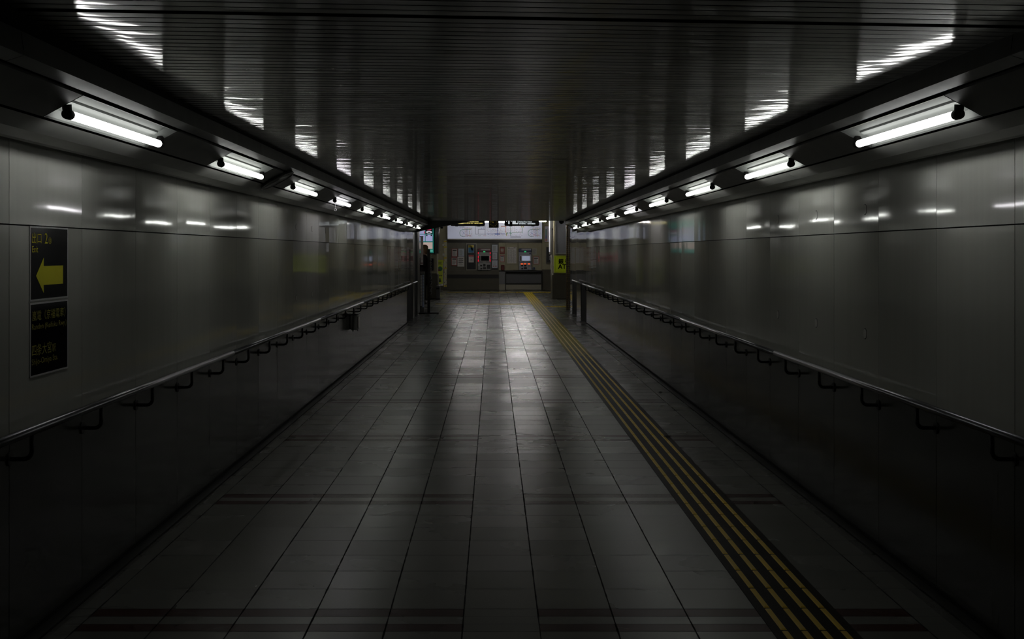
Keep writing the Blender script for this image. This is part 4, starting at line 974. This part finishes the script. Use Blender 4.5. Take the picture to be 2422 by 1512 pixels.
t = thing('person', 'person in a long dark coat standing beyond the left wall end, looking at leaflets', 'person', (px_, py_, 0))
def w3(a, b, c, r): return (px_ + a, py_ + b, c, r)        # a: x, b: y; the figure faces -x and slightly away
SK = M('skin', (.52, .34, .25), .55)
body = [w3(0, 0, .86, .10), w3(0, 0, 1.05, .105), w3(0, 0, 1.22, (.13, .10)), w3(0, 0, 1.33, (.13, .085)), w3(-.005, 0, 1.41, .052), w3(-.02, 0, 1.475, .078), w3(-.022, 0, 1.55, .104), w3(-.012, 0, 1.615, .085),
        w3(0, -.075, .78, .062), w3(-.01, -.09, .46, .058), w3(0, -.09, .10, .038), w3(-.11, -.10, .035, .030),
        w3(0, .075, .78, .062), w3(-.01, .09, .46, .058), w3(0, .09, .10, .038), w3(-.11, .10, .035, .030),
        w3(0, -.17, 1.33, .052), w3(.03, -.22, 1.08, .042), w3(-.14, -.17, 1.14, .034), w3(-.19, -.155, 1.165, .03),
        w3(0, .17, 1.33, .052), w3(.03, .22, 1.08, .042), w3(-.14, .17, 1.14, .034), w3(-.19, .155, 1.165, .03)]
be = [(0, 1), (1, 2), (2, 3), (3, 4), (4, 5), (5, 6), (6, 7), (0, 8), (8, 9), (9, 10), (10, 11), (0, 12), (12, 13), (13, 14), (14, 15), (3, 16), (16, 17), (17, 18), (18, 19), (3, 20), (20, 21), (21, 22), (22, 23)]
k = len(body)
for hand, sy in ((19, -1), (23, 1)):
    h = body[hand]; hx, hy, hz = h[0] - px_, h[1] - py_, h[2]
    for f, (dx, dy, dz) in enumerate(((-.07, .030, .012), (-.085, .010, .016), (-.08, -.010, .014), (-.065, -.028, .008))):
        body += [w3(hx - .03, hy + dy * .8, hz, .0095), w3(hx + dx * .8, hy + dy, hz + dz, .0085), w3(hx + dx - .015, hy + dy * .9, hz + dz - .018, .007)]
        be += [(hand, k), (k, k + 1), (k + 1, k + 2)]; k += 3
    body += [w3(hx - .015, hy - sy * .03, hz + .012, .010), w3(hx - .05, hy - sy * .045, hz + .022, .0085)]; be += [(hand, k), (k, k + 1)]; k += 2
skin('body', body, be, SK, t)
mb = MB(); hx, hz = px_ - .032, 1.54                          # face features on the front (-x) side
for s in (-1, 1): mb.ball((hx - .066, py_ + s * .03, hz + .012), .008, .011, .006, 1, 8, 6); mb.ball((hx + .01, py_ + s * .078, hz), .018, .008, .028, 0, 8, 6)
mb.ball((hx - .080, py_, hz - .012), .018, .012, .022, 0, 8, 6); mb.ball((hx - .070, py_, hz - .045), .010, .022, .007, 2, 8, 6)
build('face', mb, [SK, PINK, M('lips', (.35, .12, .11), .5)], t)
mb = MB(); mb.ball((px_ + .008, py_, 1.597), .100, .096, .078, 0, 18, 12); mb.ball((px_ + .03, py_, 1.55), .085, .094, .09, 0, 16, 10); mb.ball((px_ + .042, py_, 1.50), .066, .092, .10, 0, 16, 10); build('hair', mb, M('hair_brown', (.26, .15, .07), .5), t)
COAT = M('coat_dark', (.010, .008, .009), .85)
coat = [w3(.01, 0, .48, .235), w3(.01, 0, .80, .215), w3(.005, 0, 1.05, .178), w3(0, 0, 1.22, .172), w3(0, 0, 1.34, .135), w3(-.002, 0, 1.405, .066),
        w3(0, -.18, 1.33, .068), w3(.03, -.23, 1.08, .056), w3(-.13, -.175, 1.135, .046), w3(0, .18, 1.33, .068), w3(.03, .23, 1.08, .056), w3(-.13, .175, 1.135, .046)]
skin('coat', coat, [(0, 1), (1, 2), (2, 3), (3, 4), (4, 5), (4, 6), (6, 7), (7, 8), (4, 9), (9, 10), (10, 11)], COAT, t, 2, 2)
tr = [w3(0, -.085, .62, .088), w3(-.01, -.09, .44, .070), w3(0, -.09, .09, .052), w3(0, .09, .62, .088), w3(-.01, .09, .44, .070), w3(0, .09, .09, .052), w3(0, 0, .74, .11)]
skin('trousers', tr, [(6, 0), (0, 1), (1, 2), (6, 3), (3, 4), (4, 5)], M('trousers_dark', (.012, .012, .016), .8), t, 2, 6)
for s in (-1, 1):
    mb = MB(); mb.ball((px_ - .05, py_ + s * .095, .042), .135, .052, .042, 0, 14, 8); mb.box(px_ - .17, px_ + .075, py_ + s * .095 - .045, py_ + s * .095 + .045, 0, .022, 0, .01); build('shoe', mb, M('shoe_black', (.008, .008, .008), .4), t)

# ================================================================== CAMERA, WORLD, OUTPUT
cam = bpy.data.cameras.new('Camera'); co = bpy.data.objects.new('Camera', cam); COL.objects.link(co)
co.location = (0, 0, EYE); co.rotation_euler = (R(90), 0, 0)
cam.sensor_width = 36; cam.lens = 36 * F / 2422; cam.shift_x = (1211 - VX) / 2422; cam.shift_y = -(756 - VY) / 2422
cam.clip_start = .05; cam.clip_end = 200
S.camera = co
w = bpy.data.worlds.new('World'); S.world = w; w.use_nodes = True
w.node_tree.nodes['Background'].inputs[0].default_value = (.001, .001, .001, 1)
S.view_settings.view_transform = 'Standard'; S.view_settings.look = 'None'; S.view_settings.exposure = 0; S.view_settings.gamma = .82
c = S.cycles
c.use_denoising = True; c.max_bounces = 6; c.diffuse_bounces = 3; c.glossy_bounces = 4; c.use_adaptive_sampling = True; c.adaptive_threshold = .03; c.caustics_reflective = False; c.caustics_refractive = False
c.sample_clamp_indirect = 4.0
c.use_light_tree = False; c.adaptive_threshold = .03; c.adaptive_min_samples = 24
